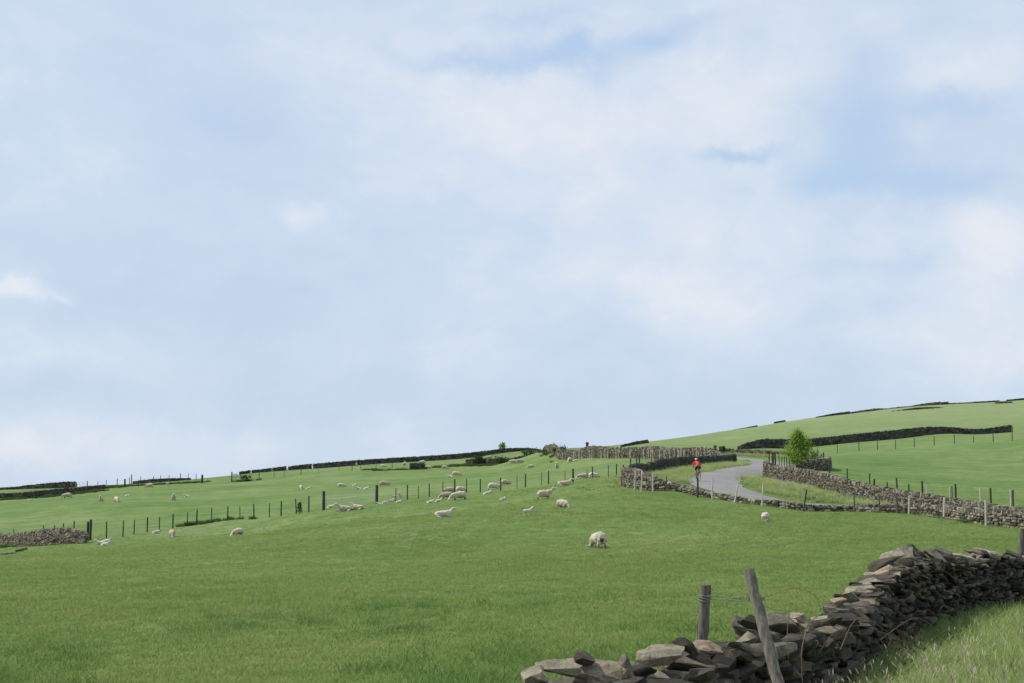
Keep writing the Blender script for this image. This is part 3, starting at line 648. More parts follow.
fence('thin wire fence below the long dark wall on the right hillside',
      [(818,198,1.0,.05,0,'wood_mid'),(838,199,1.15,.055,0,'wood_mid'),(859.7,200,1.15,.055,0,'wood_dark'),(878.3,201,1.25,.055,0,'wood_dark'),(896.5,201.5,1.2,.05,0,'wood_dark'),(915.3,202,1.2,.055,0,'wood_dark'),(935.3,202,1.2,.055,0,'wood_dark'),(955.5,202,1.25,.055,0,'wood_dark'),(975,202.5,.95,.05,0,'wood_dark'),(994.5,203,1.3,.055,0,'wood_dark'),(1013.6,203,2.1,.07,0,'wood_mid'),(1040,204,1.2,.06,0,'wood_mid')], wires=(1.0,), wr=.008)
fence('faint far fence with thin posts below the left skyline walls',
      [(x, 232+(x-259)*.12, 1.3, .04 if i % 3 else .055, 0, 'wood_mid' if i % 3 else 'wood_dark') for i, x in enumerate([259,274,284,301,318,339,352,360.5,376,392,404])], wires=(1.0,), wr=.006)
fence('skyline fence of short dark posts at the far left beside the thin gate',
      [(98,238,.9,.05,0,'wood_dark'),(106.3,240,1.1,.05,0,'wood_dark'),(117.3,242,1.2,.07,0,'wood_dark'),(129.5,244,1.3,.06,0,'wood_dark'),(131.5,244,1.8,.08,0,'wood_dark'),(140.5,248,1.3,.05,0,'wood_dark'),(153.5,252,1.2,.06,0,'wood_dark'),(160.5,255,1.2,.05,0,'wood_dark'),(169,257,1.2,.05,0,'wood_mid'),(180.5,259,1.3,.07,0,'wood_dark'),(188.5,261,1.2,.05,0,'wood_mid'),(196,262,1.0,.06,0,'wood_dark')], wires=(.9,), wr=.008)
fence('two thick dark posts in rough grass at the foot of the left skyline', [(125,224,1.25,.13,0,'wood_dark'),(138.5,226,.9,.08,0,'wood_dark')], wires=(), name='post_pair', cat='posts')
fence('lone stout dark post in the upper left pasture', [(202.2,233,1.3,.17,0,'wood_dark')], wires=(), name='fence_post', cat='post')
fence('row of short dark palings on the wall end beside the small tree',
      [(769.5,130.5,1.75,.06,0,'wood_dark'),(773,130.3,1.8,.1,0,'wood_dark'),(775.6,130.2,1.75,.07,0,'wood_dark'),(779.5,129.5,1.7,.04,0,'wood_mid'),(782,129,1.7,.04,0,'wood_mid'),(784.6,128.5,1.75,.04,0,'wood_dark'),(787,128,1.75,.05,0,'wood_dark'),(789.6,127.5,1.75,.05,0,'wood_dark')], wires=(), name='paling_fence', cat='palings')
fence('few thin stakes above the bent wall right of the small tree', [(818.5,147,1.7,.07,0,'wood_mid'),(822,146,1.3,.06,0,'wood_dark'),(824,145,1.5,.08,0,'wood_dark'),(812,147,1.5,.05,0,'wood_mid')], wires=(), name='stake_row', cat='stakes')
fence('single dark post at the corner beside the bent wall', [(829.6,127,1.0,.07,0,'wood_dark')], wires=(), name='fence_post', cat='post')
pal = []; x = 563.0; i = 0
while x < 706:
    Y = np.interp(x, [545,577,614,657,700,723], [204.5,195,184,172,158,153])-1.0
    pal.append((x, Y, random.uniform(1.0, 1.35), random.choice((.035, .045, .05)), random.gauss(0, .03), random.choice(('wood_pale', 'wood_pale', 'wood', 'wood_mid', 'wood_dark')))); x += random.uniform(1.5, 3.0)*(1 if i % 4 else 1.3); i += 1
fence('row of closely set pale palings in front of the brown wall on the rise', pal, wires=(1.0,), wr=.006, name='paling_fence', cat='palings')

# gates
def gate(label, p1, p2, h, postr, posth, rails=5, mat='steel', r_=.02, pm='wood_dark'):
    a = at(*p1); b = at(*p2); root = empty('field_gate', a); tag(root, label, 'gate')
    d = b-a
    for k, q in enumerate((Vector((0, 0, 0)), d)):
        o = post_mesh(posth, postr).build('gatepost', M[pm], root); o.location = q
    u0, u1 = d*.04, d*.96
    for k in range(rails):
        z = .25+(h-.25)*k/(rails-1); mb = MB(); mb.tube([u0+Vector((0, 0, z)), u1+Vector((0, 0, z))], r_, 6); mb.build('rail', M[mat], root)
    for f in (.04, .35, .65, .96):
        mb = MB(); mb.tube([d*f+Vector((0, 0, .25)), d*f+Vector((0, 0, h))], r_*1.1, 6); mb.build('upright', M[mat], root)
gate('wide thin metal field gate with two dark posts in the middle pasture fence', (324, 120), (377, 121), 1.15, .12, 1.5, r_=.014)
gate('thin metal gate against the sky at the far left', (75.3, 243), (87.5, 242), .85, .07, 1.0, 3, r_=.018)
# stile
p = at(234, 232); st = empty('stile', p); tag(st, 'pale slatted wooden stile beside a dark post in the upper pasture', 'stile')
mb = MB()
for k in range(4): mb.box((0.1, 0, .35+k*.28), (.75, .05, .14), None, .01)
mb.build('slats', M['wood_pale'], st)
o = post_mesh(1.55, .1).build('post', M['wood_dark'], st); o.location = (-.35, .02, 0)
o = post_mesh(1.3, .05).build('post', M['wood_pale'], st); o.location = (.45, .02, 0)

# two foreground posts + wire
def big_post(name, base, top, r0, r1, mat, label):
    base = Vector(base); top = Vector(top); mb = MB(); n = 14
    pts = [base.lerp(top, k/n)+Vector((mnoise.noise(Vector((k*.7, 3, base.x)))*.012, 0, 0))-base for k in range(n+1)]
    mb.tube(pts, [r0+(r1-r0)*k/n+mnoise.noise(Vector((k*.9, 9, base.x)))*.004 for k in range(n+1)], 14)
    root = empty(name, base); tag(root, label, 'post')
    o = mb.build('timber', mat, root, smooth=True); md = o.modifiers.new('b', 'EDGE_SPLIT'); md.split_angle = R(50)
    return root
def W3(px, py, Y): a, s_ = pxdir(px, py); return (a*Y, Y, s_*Y)
pA = big_post('fence_post', W3(796, 752, 10.75), W3(748.5, 570, 11.1), .044, .040, M['wood'], 'tall grey weathered post leaning left over the near wall')
pB = big_post('fence_post', W3(699, 690, 12.2), W3(706, 585, 12.2), .046, .041, M['wood_mid'], 'short dark upright post with wire wound round it behind the near wall')
pC = big_post('fence_post', W3(1019, 590, 31), W3(1022.5, 529, 31), .07, .06, M['wood_mid'], 'dark post beyond the near wall at the right edge of the view')
def wire(pts, r_, mat, parent, name='wire_strand'):
    P2 = smooth_path(pts, .05); o0 = Vector(parent.location); mb = MB(); mb.tube([Vector(q)-o0 for q in P2], r_, 5); return mb.build(name, mat, parent, smooth=True)
wire([W3(704.5, 597, 12.16), W3(716, 595, 12.1), W3(730, 597.5, 11.9), W3(745, 596, 11.12), W3(756, 597.5, 11.12)], .0018, M['wire'], pA)
wire([W3(704, 601, 12.16), W3(722, 598.5, 12.1), W3(740, 600.5, 11.12), W3(756, 599.5, 11.12)], .0016, M['wire'], pA)
wire([W3(757, 600, 11.12), W3(770, 596, 12.4), W3(795, 588, 13), W3(815, 596, 13.6), W3(822, 615, 14)], .0018, M['rust'], pA)
wire([W3(756, 602, 11.12), W3(772, 609, 12.2), W3(788, 611, 12.6)], .002, M['rust'], pA)
wire([W3(701, 610, 12.14), W3(697, 625, 12.1), W3(698, 655, 12.0)], .003, M['rust'], pB)
for k in range(3):
    cx, cy, cz = W3(705.3, 596+k*2, 12.2); ring = [(cx+.055*math.cos(a_), cy+.055*math.sin(a_), cz+.008*math.sin(a_*2+k)) for a_ in np.linspace(0, 6.4, 16)]
    wire(ring, .003, M['wire'], pB, 'wire_winding')
cx, cy, cz = W3(756.3, 598.5, 11.12)
for k in range(2): wire([(cx+.055*math.cos(a_), cy+.055*math.sin(a_), cz+.012*k+.008*math.sin(a_*2)) for a_ in np.linspace(0, 6.4, 16)], .004, M['rust'], pA, 'wire_winding')
# brambles arching out of the wall foot
br = empty('bramble', W3(850, 650, 14.6)); tag(br, 'dead arching bramble stems trailing over the shaded foot of the near wall', 'bramble')
for k, arc in enumerate([[(800,640,13),(815,618,13.1),(845,606,13.8),(880,612,14.6),(905,640,15)],[(818,655,13.4),(835,632,13.5),(862,626,14),(890,636,14.4)],[(800,662,12.8),(806,630,12.9),(822,622,13.2),(845,634,13.6)],[(790,600,13),(787,640,12.6),(790,670,12.5)],[(840,650,13.6),(860,618,14.4),(900,640,14.9),(925,650,15)],[(803,690,12.2),(802,650,12.4),(812,610,12.9)],[(880,640,14.6),(915,618,15.3),(938,632,15.6)]]):
    wire([W3(*q) for q in arc], .0028 if k % 2 else .0038, M['bramble'], br, 'stem')
lf = MB()
for _ in range(70):
    c = Vector(W3(random.uniform(888, 925), random.uniform(636, 652), 15))-br.location; a_ = random.random()*6; s_ = random.uniform(.01, .022)
    u = Vector((math.cos(a_), .3, math.sin(a_)))*s_; v = Vector((-math.sin(a_), .2, math.cos(a_)))*s_*.6
    lf.add([tuple(c-u), tuple(c+v), tuple(c+u), tuple(c-v)], [(0, 1, 2, 3)])
lf.build('dead_leaves', M['bramble'], br)

# ------------------------------------------------------------------ grass
def tuft_source(name, n, spread, hmin, hmax, wdt, bend, mats, segs=3, head=0.0, seed=1):
    rr = random.Random(seed); mb = MB()
    for i in range(n):
        a = rr.random()*6.283; d = spread*math.sqrt(rr.random()); bx, by = d*math.cos(a), d*math.sin(a)
        h = rr.uniform(hmin, hmax); dr = rr.random()*6.283; bn = bend*rr.uniform(.2, 1.0)*h
        wd = wdt*rr.uniform(.7, 1.3); fa = rr.random()*6.283; wx, wy = math.cos(fa)*wd/2, math.sin(fa)*wd/2
        vs = []; fs = []
        for k in range(segs+1):
            f = k/segs; c = (bx+math.cos(dr)*bn*f*f, by+math.sin(dr)*bn*f*f, h*f*(1-.12*f*bend))
            ww = (1-f**1.6) if k < segs else .06
            vs += [(c[0]-wx*ww, c[1]-wy*ww, c[2]), (c[0]+wx*ww, c[1]+wy*ww, c[2])]
        for k in range(segs): fs.append((2*k, 2*k+1, 2*k+3, 2*k+2))
        mb.add(vs, fs, 0)
        if rr.random() < head:
            tx, ty, tz = bx+math.cos(dr)*bn, by+math.sin(dr)*bn, h*(1-.12*bend)
            L_ = rr.uniform(.05, .11); dirv = Vector((math.cos(dr)*.3, math.sin(dr)*.3, .95)).normalized(); p0 = Vector((tx, ty, tz-.02))
            mb.tube([p0, p0+dirv*L_*.3, p0+dirv*L_*.7, p0+dirv*L_], [.0015, .0055, .0045, .001], 4, mi=1, cap=False)
    me_o = mb.build(name, mats); col.objects.unlink(me_o); return me_o
def scatter(name, pts, scl, src, label=None, cat=None, tilt=.15):
    n = len(pts); me = bpy.data.meshes.new(name); me.vertices.add(n); me.vertices.foreach_set('co', np.asarray(pts, float).ravel())
    a = me.attributes.new('rot', 'FLOAT_VECTOR', 'POINT'); rv = np.stack([rng.normal(0, tilt, n), rng.normal(0, tilt, n), rng.uniform(0, 6.283, n)], -1); a.data.foreach_set('vector', rv.ravel())
    a = me.attributes.new('scl', 'FLOAT_VECTOR', 'POINT'); a.data.foreach_set('vector', np.asarray(scl, float).ravel())
    me.update(); o = bpy.data.objects.new(name, me); col.objects.link(o)
    g = bpy.data.node_groups.new(name+'_scatter', 'GeometryNodeTree'); g.interface.new_socket('Geometry', in_out='INPUT', socket_type='NodeSocketGeometry'); g.interface.new_socket('Geometry', in_out='OUTPUT', socket_type='NodeSocketGeometry')
    gi = g.nodes.new('NodeGroupInput'); go = g.nodes.new('NodeGroupOutput'); ip = g.nodes.new('GeometryNodeInstanceOnPoints'); ob = g.nodes.new('GeometryNodeObjectInfo'); ob.inputs['Object'].default_value = src; ob.inputs['As Instance'].default_value = True
    mp_ = g.nodes.new('GeometryNodeMeshToPoints')
    na = g.nodes.new('GeometryNodeInputNamedAttribute'); na.data_type = 'FLOAT_VECTOR'; na.inputs['Name'].default_value = 'rot'
    nb = g.nodes.new('GeometryNodeInputNamedAttribute'); nb.data_type = 'FLOAT_VECTOR'; nb.inputs['Name'].default_value = 'scl'
    er = g.nodes.new('FunctionNodeEulerToRotation')
    lk = g.links.new; lk(gi.outputs[0], mp_.inputs[0]); lk(mp_.outputs[0], ip.inputs['Points']); lk(ob.outputs['Geometry'], ip.inputs['Instance']); lk(na.outputs['Attribute'], er.inputs[0]); lk(er.outputs[0], ip.inputs['Rotation']); lk(nb.outputs['Attribute'], ip.inputs['Scale']); lk(ip.outputs[0], go.inputs[0])
    md = o.modifiers.new('scatter', 'NODES'); md.node_group = g
    tag(o, label, cat, kind='stuff'); return o
def polar_samples(n, r0, r1, t0, t1, p):
    """n points with density falling as r**-p"""
    u = rng.random(n); e = 2-p
    r_ = (r0**e+u*(r1**e-r0**e))**(1/e); th = rng.uniform(t0, t1, n); return r_*np.sin(th), r_*np.cos(th)
road_np = RP
def off_road(x, y):
    keep = np.ones(len(x), bool)
    m = (np.hypot(x, y) > 70)
    if m.any():
        d = np.hypot(x[m][:, None]-road_np[None, ::2, 0], y[m][:, None]-road_np[None, ::2, 1]).min(1); keep[m] = d > 1.9
    return keep
# pasture
src = tuft_source('field_tuft', 30, .20, .04, .115, .008, 1.0, [M['blade_field']], 2, seed=3)
x, y = polar_samples(110000, 16, 150, -.40, .40, 1.75)
sd_ = wall_side(x, y); rr_ = np.hypot(x, y); k = (sd_ < -.35) & off_road(x, y) & (rng.random(len(x)) > sstep(85, 150, rr_)); x, y = x[k], y[k]
hv = .85+.4*np.clip(lumps(x*.8+3, y*.8)*.22+rng.normal(0, .3, len(x)), -.7, 1.2); far_s = 1+np.clip((np.hypot(x, y)-30)/60, 0, 1)*.6
scatter('field_grass', np.stack([x, y, zg(x, y)-.015], -1), np.stack([far_s, far_s, hv], -1), src, 'short green pasture grass covering the sloping field', 'grass')
# darker coarse tussocks in the near pasture
src = tuft_source('tussock', 70, .30, .12, .30, .010, 1.2, [M['blade_coarse']], 3, seed=5)
x, y = polar_samples(3400, 16, 34, -.38, .38, 3.0); sd_ = wall_side(x, y); k = (sd_ < -.5) & (lumps(x*1.9+4, y*1.9) > .55); x, y = x[k], y[k]
s_ = rng.uniform(.5, 1.15, len(x))
scatter('tussock_grass', np.stack([x, y, zg(x, y)-.02], -1), np.stack([s_, s_, s_*rng.uniform(.6, 1, len(x))], -1), src, 'coarse tussocks dotted over the near pasture', 'grass')
# roadside verge
src = tuft_source('verge_tuft', 30, .16, .14, .40, .007, 1.0, [M['blade_verge']], 4, seed=8)
x, y = polar_samples(20000, 4, 46, -.55, .62, 1.1); sd_ = wall_side(x, y); k = sd_ > .24; x, y = x[k], y[k]; sd_ = sd_[k]
hs = .75+.25*sstep(.3, 1.6, sd_)+.10*lumps(x*2, y*2)
scatter('verge_grass', np.stack([x, y, zg(x, y)-.02], -1), np.stack([np.ones(len(x)), np.ones(len(x)), hs], -1), src, 'tall bright green verge grass in the bottom right corner', 'grass')
src = tuft_source('seed_tuft', 9, .15, .35, .62, .004, .7, [M['blade_dry'], M['blade_dry']], 4, head=.95, seed=9)
x, y = polar_samples(1500, 7, 40, -.3, .6, 1.2); sd_ = wall_side(x, y); k = (sd_ > .35) & (lumps(x*1.2+1, y*1.2)+.8*rng.random(len(x)) > .2); x, y = x[k], y[k]; sd_ = sd_[k]
hs = rng.uniform(.6, 1.0, len(x))*(.6+.4*sstep(.3, 2, sd_))
scatter('seeding_grass', np.stack([x, y, zg(x, y)-.02], -1), np.stack([np.ones(len(x)), np.ones(len(x)), hs], -1), src, 'dry straw coloured seed heads standing in the verge grass', 'grass')
# pale rank grass on the road banks
def along(pts, n, wdt, sfun):
    q = smooth_path([(pxdir(p, 480)[0]*Y, Y) for p, Y in pts], .5); i = rng.integers(0, len(q), n); return q[i, 0]+rng.normal(0, wdt, n), q[i, 1]+rng.normal(0, wdt, n)
src = tuft_source('bank_tuft', 46, .35, .2, .5, .016, 1.1, [M['blade_pale']], 2, seed=11)
X_ = []; Y_ = []
for pts, n, wd in [([(645,108),(668,113),(690,122),(700,130),(722,141)], 1500, 2.2), ([(660,116),(690,131),(725,147)], 700, .8), ([(772,118),(800,112),(835,104),(870,99)], 800, 1.3), ([(745,124),(760,117),(775,108),(790,103)], 320, .8), ([(730,145),(745,139),(752,141)], 150, 1.0),
                   ([(735,182),(765,179),(790,176)], 260, 1.2), ([(720,97.2),(790,93.4),(850,92.3),(900,90.7),(960,86.3),(1020,80.5)], 420, .3)]:
    a_, b_ = along(pts, n, wd, None); X_.append(a_); Y_.append(b_)
x = np.concatenate(X_); y = np.concatenate(Y_); k = off_road(x, y); x, y = x[k], y[k]; s_ = rng.uniform(.5, 1.1, len(x))
scatter('bank_grass', np.stack([x, y, zg(x, y)-.02], -1), np.stack([s_*1.3, s_*1.3, s_], -1), src, 'pale long grass on the banks either side of the road', 'grass')
src = tuft_source('weed_tuft', 60, .35, .2, .55, .05, .9, [M['blade_dark']], 2, seed=12)
X_ = []; Y_ = []
for pts, n, wd in [([(178,126),(186,127)], 5, .3), ([(190,127),(196,127.7)], 9, .3), ([(199,128),(204,128.5)], 9, .3), ([(209,129),(219,130.3)], 7, .3), ([(226,131),(236,131)], 8, .3), ([(252,130),(256,130)], 6, .25), ([(0,199),(50,203),(100,214)], 160, .8), ([(100,222),(140,236),(200,238)], 260, 1.2), ([(240,232),(250,232)], 40, .7), ([(376,236),(380,236)], 14, .4), ([(392,237),(404,238)], 30, .5), ([(428,242),(441,243)], 30, .5), ([(452,244),(466,246)], 60, .6), ([(440,244),(470,243),(536,234)], 420, .9),
                   ([(548,222),(552,215),(569,203)], 130, 1.0), ([(764,127),(758,122)], 60, .5), ([(806,110),(830,105),(850,100)], 90, 1.2), ([(870,94),(930,88),(1000,80)], 120, .5), ([(0,122),(20,117)], 14, .4), ([(366,240),(374,240)], 16, .5), ([(900,430),(942,432)], 24, .8)]:
    a_, b_ = along(pts, n, wd, None); X_.append(a_); Y_.append(b_)
x = np.concatenate(X_); y = np.concatenate(Y_); k = off_road(x, y); x, y = x[k], y[k]; s_ = rng.uniform(.35, .85, len(x))
scatter('nettle_patches', np.stack([x, y, zg(x, y)-.02], -1), np.stack([s_*1.2, s_*1.2, s_], -1), src, 'dark nettles and weeds growing along fences and wall feet', 'weeds')
src = tuft_source('parsley', 50, .3, .35, .6, .05, .6, [M['blade_white']], 1, seed=13)
a_, b_ = along([(772,121),(785,117),(800,113)], 70, .7, None); k = off_road(a_, b_); a_, b_ = a_[k], b_[k]; s_ = rng.uniform(.3, .8, len(a_))
scatter('cow_parsley', np.stack([a_, b_, zg(a_, b_)], -1), np.stack([s_, s_, s_], -1), src, 'creamy cow parsley flowers on the bank below the right wall end', 'wildflowers')

# ------------------------------------------------------------------ tree and bushes
def leafy(name, p, label, cat, w_, h, nl, lmat, leaf=.08, trunk=True, z0=.25, shape='tree', parts=('crown', 'trunk')):
    root = empty(name, p); tag(root, label, cat); tips = []
    mb = MB()
    if trunk:
        mb.tube([(0, 0, -.2), (.02, 0, h*.3), (-.03, .02, h*.6), (.0, 0, h*.93)], [h*.028, h*.022, h*.013, .008], 8)
    nb = 30 if shape == 'tree' else 12
    for i in range(nb):
        f = (i+.5)/nb; z = h*(z0+(.97-z0)*f**.9); rad = w_/2*(1-f)**.9*random.uniform(.55, 1.2)+.05 if shape == 'tree' else w_/2*random.uniform(.3, 1)
        a_ = i*2.4+random.uniform(-.4, .4); e_ = Vector((math.cos(a_)*rad, math.sin(a_)*rad, min(z+rad*.55, h*.98)))
        s0 = Vector((0, 0, z*.85)); mid = s0.lerp(e_, .5)+Vector((0, 0, -.05)); mb.tube([s0, mid, e_], [.022*h/3, .012*h/3, .004], 5)
        for k in range(4): tips.append((s0.lerp(e_, random.uniform(.5, 1.02)), w_*.075*random.uniform(.6, 1.5)))
    mb.build(parts[1], M['bark'], root)
    lb = MB()
    for i in range(nl):
        c, rr_ = random.choice(tips); q = c+Vector((random.gauss(0, 1), random.gauss(0, 1), random.gauss(0, 1)))*rr_
        n = Vector((random.gauss(0, 1), random.gauss(0, 1), random.gauss(0, 1)+.6)).normalized(); u = n.cross(Vector((random.random(), random.random(), .3))).normalized(); v = n.cross(u); s_ = leaf*random.uniform(.6, 1.3)
        lb.add([tuple(q-u*s_), tuple(q+v*s_*.6), tuple(q+u*s_), tuple(q-v*s_*.6)], [(0, 1, 2, 3)])
    lb.build(parts[0], lmat, root); return root
pt = at(798.5, 129.5)
leafy('small_tree', pt, 'small bright green bushy tree growing by the bend of the road', 'tree', 2.75, 3.75, 8000, M['leaf'], .07, z0=.22)
pt = at(502.5, 323); leafy('bush', pt, 'small round bush standing up on the skyline wall', 'bush', 1.8, 2.1, 700, M['leaf'], .14, z0=.2, shape='b', parts=('foliage', 'stem'))
pt = at(300, 121.5); leafy('bush', pt, 'dark little bush at the foot of a leaning fence post near the gate', 'bush', .5, .95, 300, M['leaf_dark'], .06, z0=.05, parts=('foliage', 'stem'))
pt = at(724, 159); leafy('bush', pt, 'tiny dark bush on the wall end beside the stone gateposts', 'bush', .45, 1.35, 260, M['leaf_dark'], .06, z0=.55, parts=('foliage', 'stem'))
pt = at(245, 231); leafy('bush', pt, 'low dark green bush beside the pale stile', 'bush', 1.9, .8, 500, M['leaf_dark'], .09, z0=.05, shape='b', parts=('foliage', 'stem'))
for i, (px, Y, lb, w_, h_) in enumerate([(478, 243, 'dark bush at the left end of the bushy field wall', 2.6, 1.3), (500, 240, 'dark bush in the middle of the bushy field wall', 3, 1.0), (530, 236, 'tallest dark bush at the right end of the bushy field wall', 3.4, 1.35), (561, 207, 'dark bush at the foot of the brown wall left of the palings', 2.4, .95)]):
    leafy('bush', at(px, Y), lb, 'bush', w_, h_, 700, M['leaf_dark'], .11, z0=.05, shape='b', parts=('foliage', 'stem'))

# ------------------------------------------------------------------ animals (skin-modifier bodies)
def skin_mesh(name, pts, edges, mats, matfun, subd=2, woolly=0.0, wf=9):
    """pts: (x, y, z, rx, ry)"""
    me = bpy.data.meshes.new(name+'_cage'); me.from_pydata([p[:3] for p in pts], edges, []); o = bpy.data.objects.new(name+'_cage', me); col.objects.link(o)
    o.modifiers.new('s', 'SKIN'); md = o.modifiers['s']; md.use_smooth_shade = True; md.branch_smoothing = .6
    for i, sv in enumerate(me.skin_vertices[0].data): sv.radius = (pts[i][3], pts[i][4] if len(pts[i]) > 4 else pts[i][3]); sv.use_root = (i == 0)
    sub = o.modifiers.new('d', 'SUBSURF'); sub.levels = subd; sub.render_levels = subd
    dg = bpy.context.evaluated_depsgraph_get(); dg.update(); ev = o.evaluated_get(dg); m2 = bpy.data.meshes.new_from_object(ev); m2.name = name
    bpy.data.objects.remove(o); bpy.data.meshes.remove(me)
    if woolly:
        m2.update(); co = [v.co.copy() for v in m2.vertices]; nn = [v.normal.copy() for v in m2.vertices]
        for v, c_, n in zip(m2.vertices, co, nn):
            if matfun(c_) == 0: v.co = c_+n*(mnoise.noise(c_*wf)*woolly+mnoise.noise(c_*wf*2.3)*woolly*.5)
    m2.materials.clear()
    for m_ in mats: m2.materials.append(m_)
    for p in m2.polygons: p.material_index = matfun(p.center); p.use_smooth = True
    return m2
def fleece_mat(name, a, b2):
    m, t, b = newmat(name, 1.0, .05)
    oi = t.nodes.new('ShaderNodeObjectInfo'); P = t.nodes.new('ShaderNodeTexCoord').outputs['Object']
    c = ramp(t, oi.outputs['Random'], [(0, a), (1, b2)]); n = tnoise(t, P, 9, 5, .7)
    c = mix(t, .8, c, ramp(t, n, [(.3, (.68, .64, .58)), (.6, (1.08, 1.06, 1.04))]), 'MULTIPLY'); t.links.new(c, b.inputs['Base Color']); bump(t, b, tnoise(t, P, 30, 4, .7), .8, .03)
    return m
M['fleece'] = fleece_mat('cream_fleece', (.42, .365, .265), (.58, .53, .415))
M['stain'] = plain('stained_wool', (.07, .055, .04), .3, 12)  # plain dark colour for a patch on the nearest sheep's rump
M['lambwool'] = fleece_mat('white_lamb_wool', (.56, .53, .44), (.70, .665, .57))
M['face'] = plain('sheep_face', (.55, .50, .43), .2, 12)
M['shank'] = plain('sheep_leg', (.20, .17, .14), .25, 12)
def ewe(pose):
    if pose in ('graze', 'stand'):
        P_ = [(-.40, 0, .50, .19, .20), (-.46, 0, .54, .13, .15), (-.18, 0, .50, .31, .29), (.10, 0, .49, .31, .29), (.36, 0, .51, .22, .23)]
        E = [(0, 1), (0, 2), (2, 3), (3, 4)]
        if pose == 'graze': hd = [(.52, 0, .44, .12), (.64, 0, .27, .085), (.70, 0, .17, .075), (.78, 0, .07, .045)]
        else: hd = [(.50, 0, .66, .12), (.58, 0, .80, .085), (.66, 0, .86, .08), (.80, 0, .81, .05)]
        b0 = len(P_); P_ += hd; E += [(4, b0)]+[(b0+i, b0+i+1) for i in range(3)]
        hb = b0+2
        for sx, x_ in ((1, .30), (-1, .30), (1, -.36), (-1, -.36)):
            b_ = len(P_); P_ += [(x_, sx*.13, .34, .07), (x_+(.01 if x_ > 0 else -.03), sx*.135, .19, .035), (x_, sx*.135, .02, .03)]
            E += [(4 if x_ > 0 else 0, b_), (b_, b_+1), (b_+1, b_+2)]
        hx = P_[hb]
        for sy in (1, -1):
            b_ = len(P_); P_ += [(hx[0]-.03, sy*.11, hx[2]+.03, .025), (hx[0]-.05, sy*.17, hx[2]+.01, .015)]; E += [(hb, b_), (b_, b_+1)]
        neck = P_[b0+1]
        def mf(c):
            if c.z < .24 and c.x < .5: return 2
            if (c-Vector(P_[hb][:3])).length < .16 or (c-Vector(P_[hb+1][:3])).length < .12: return 1
            return 0
    else:
        P_ = [(-.38, 0, .24, .19, .20), (-.48, 0, .22, .12, .13), (-.15, 0, .25, .27, .25), (.12, 0, .26, .26, .25), (.34, 0, .28, .19, .2), (.48, 0, .42, .11), (.55, 0, .54, .085), (.62, 0, .58, .08), (.75, 0, .54, .05)]
        E = [(0, 1), (0, 2), (2, 3), (3, 4), (4, 5), (5, 6), (6, 7), (7, 8)]; hb = 7
        for sy in (1, -1):
            b_ = len(P_); P_ += [(.42, sy*.14, .08, .045), (.62, sy*.15, .05, .03)]; E += [(4, b_), (b_, b_+1)]
            b_ = len(P_); P_ += [(-.28, sy*.24, .08, .07), (-.1, sy*.27, .05, .035)]; E += [(0, b_), (b_, b_+1)]
            b_ = len(P_); P_ += [(.59, sy*.11, .60, .025), (.57, sy*.17, .58, .015)]; E += [(7, b_), (b_, b_+1)]
        def mf(c):
            if c.z < .12 and c.x > .45: return 2
            if (c-Vector(P_[7][:3])).length < .15 or (c-Vector(P_[8][:3])).length < .12: return 1
            return 0
    return skin_mesh('sheep', P_, E, [M['fleece'], M['face'], M['shank']], mf, 2, .05)
def lamb(pose):
    if pose == 'stand':
        P_ = [(-.20, 0, .36, .095), (-.26, 0, .38, .06), (0, 0, .36, .105), (.17, 0, .37, .10), (.26, 0, .47, .06), (.31, 0, .55, .06), (.40, 0, .52, .035)]; E = [(0, 1), (0, 2), (2, 3), (3, 4), (4, 5), (5, 6)]
        for sx, x_ in ((1, .15), (-1, .15), (1, -.18), (-1, -.18)):
            b_ = len(P_); P_ += [(x_, sx*.06, .24, .04), (x_-.01, sx*.065, .13, .022), (x_, sx*.065, .015, .02)]; E += [(3 if x_ > 0 else 0, b_), (b_, b_+1), (b_+1, b_+2)]
        for sy in (1, -1):
            b_ = len(P_); P_ += [(.29, sy*.07, .57, .02), (.27, sy*.11, .56, .012)]; E += [(5, b_), (b_, b_+1)]
    else:
        P_ = [(-.20, 0, .12, .095), (-.26, 0, .10, .06), (0, 0, .13, .11), (.17, 0, .14, .10), (.26, 0, .22, .06), (.31, 0, .28, .06), (.39, 0, .25, .035)]; E = [(0, 1), (0, 2), (2, 3), (3, 4), (4, 5), (5, 6)]
        for sy in (1, -1):
            b_ = len(P_); P_ += [(.22, sy*.07, .04, .03), (.33, sy*.07, .03, .02)]; E += [(3, b_), (b_, b_+1)]
            b_ = len(P_); P_ += [(-.14, sy*.12, .05, .04), (-.02, sy*.13, .03, .022)]; E += [(0, b_), (b_, b_+1)]
            b_ = len(P_); P_ += [(.29, sy*.07, .30, .02), (.27, sy*.11, .29, .012)]; E += [(5, b_), (b_, b_+1)]
    return skin_mesh('lamb', P_, E, [M['lambwool']], lambda c: 0, 1, .01)
protos = {'graze': ewe('graze'), 'stand': ewe('stand'), 'lie': ewe('lie'), 'lstand': lamb('stand'), 'llie': lamb('lie')}
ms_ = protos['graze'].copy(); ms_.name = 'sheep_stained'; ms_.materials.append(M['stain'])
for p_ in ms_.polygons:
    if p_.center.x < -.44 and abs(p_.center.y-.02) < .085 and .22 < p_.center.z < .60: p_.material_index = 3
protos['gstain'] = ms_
ms_ = protos['graze'].copy(); ms_.name = 'lamb_feeding'
for k_ in range(3): ms_.materials[k_] = M['lambwool']
protos['lgraze'] = ms_
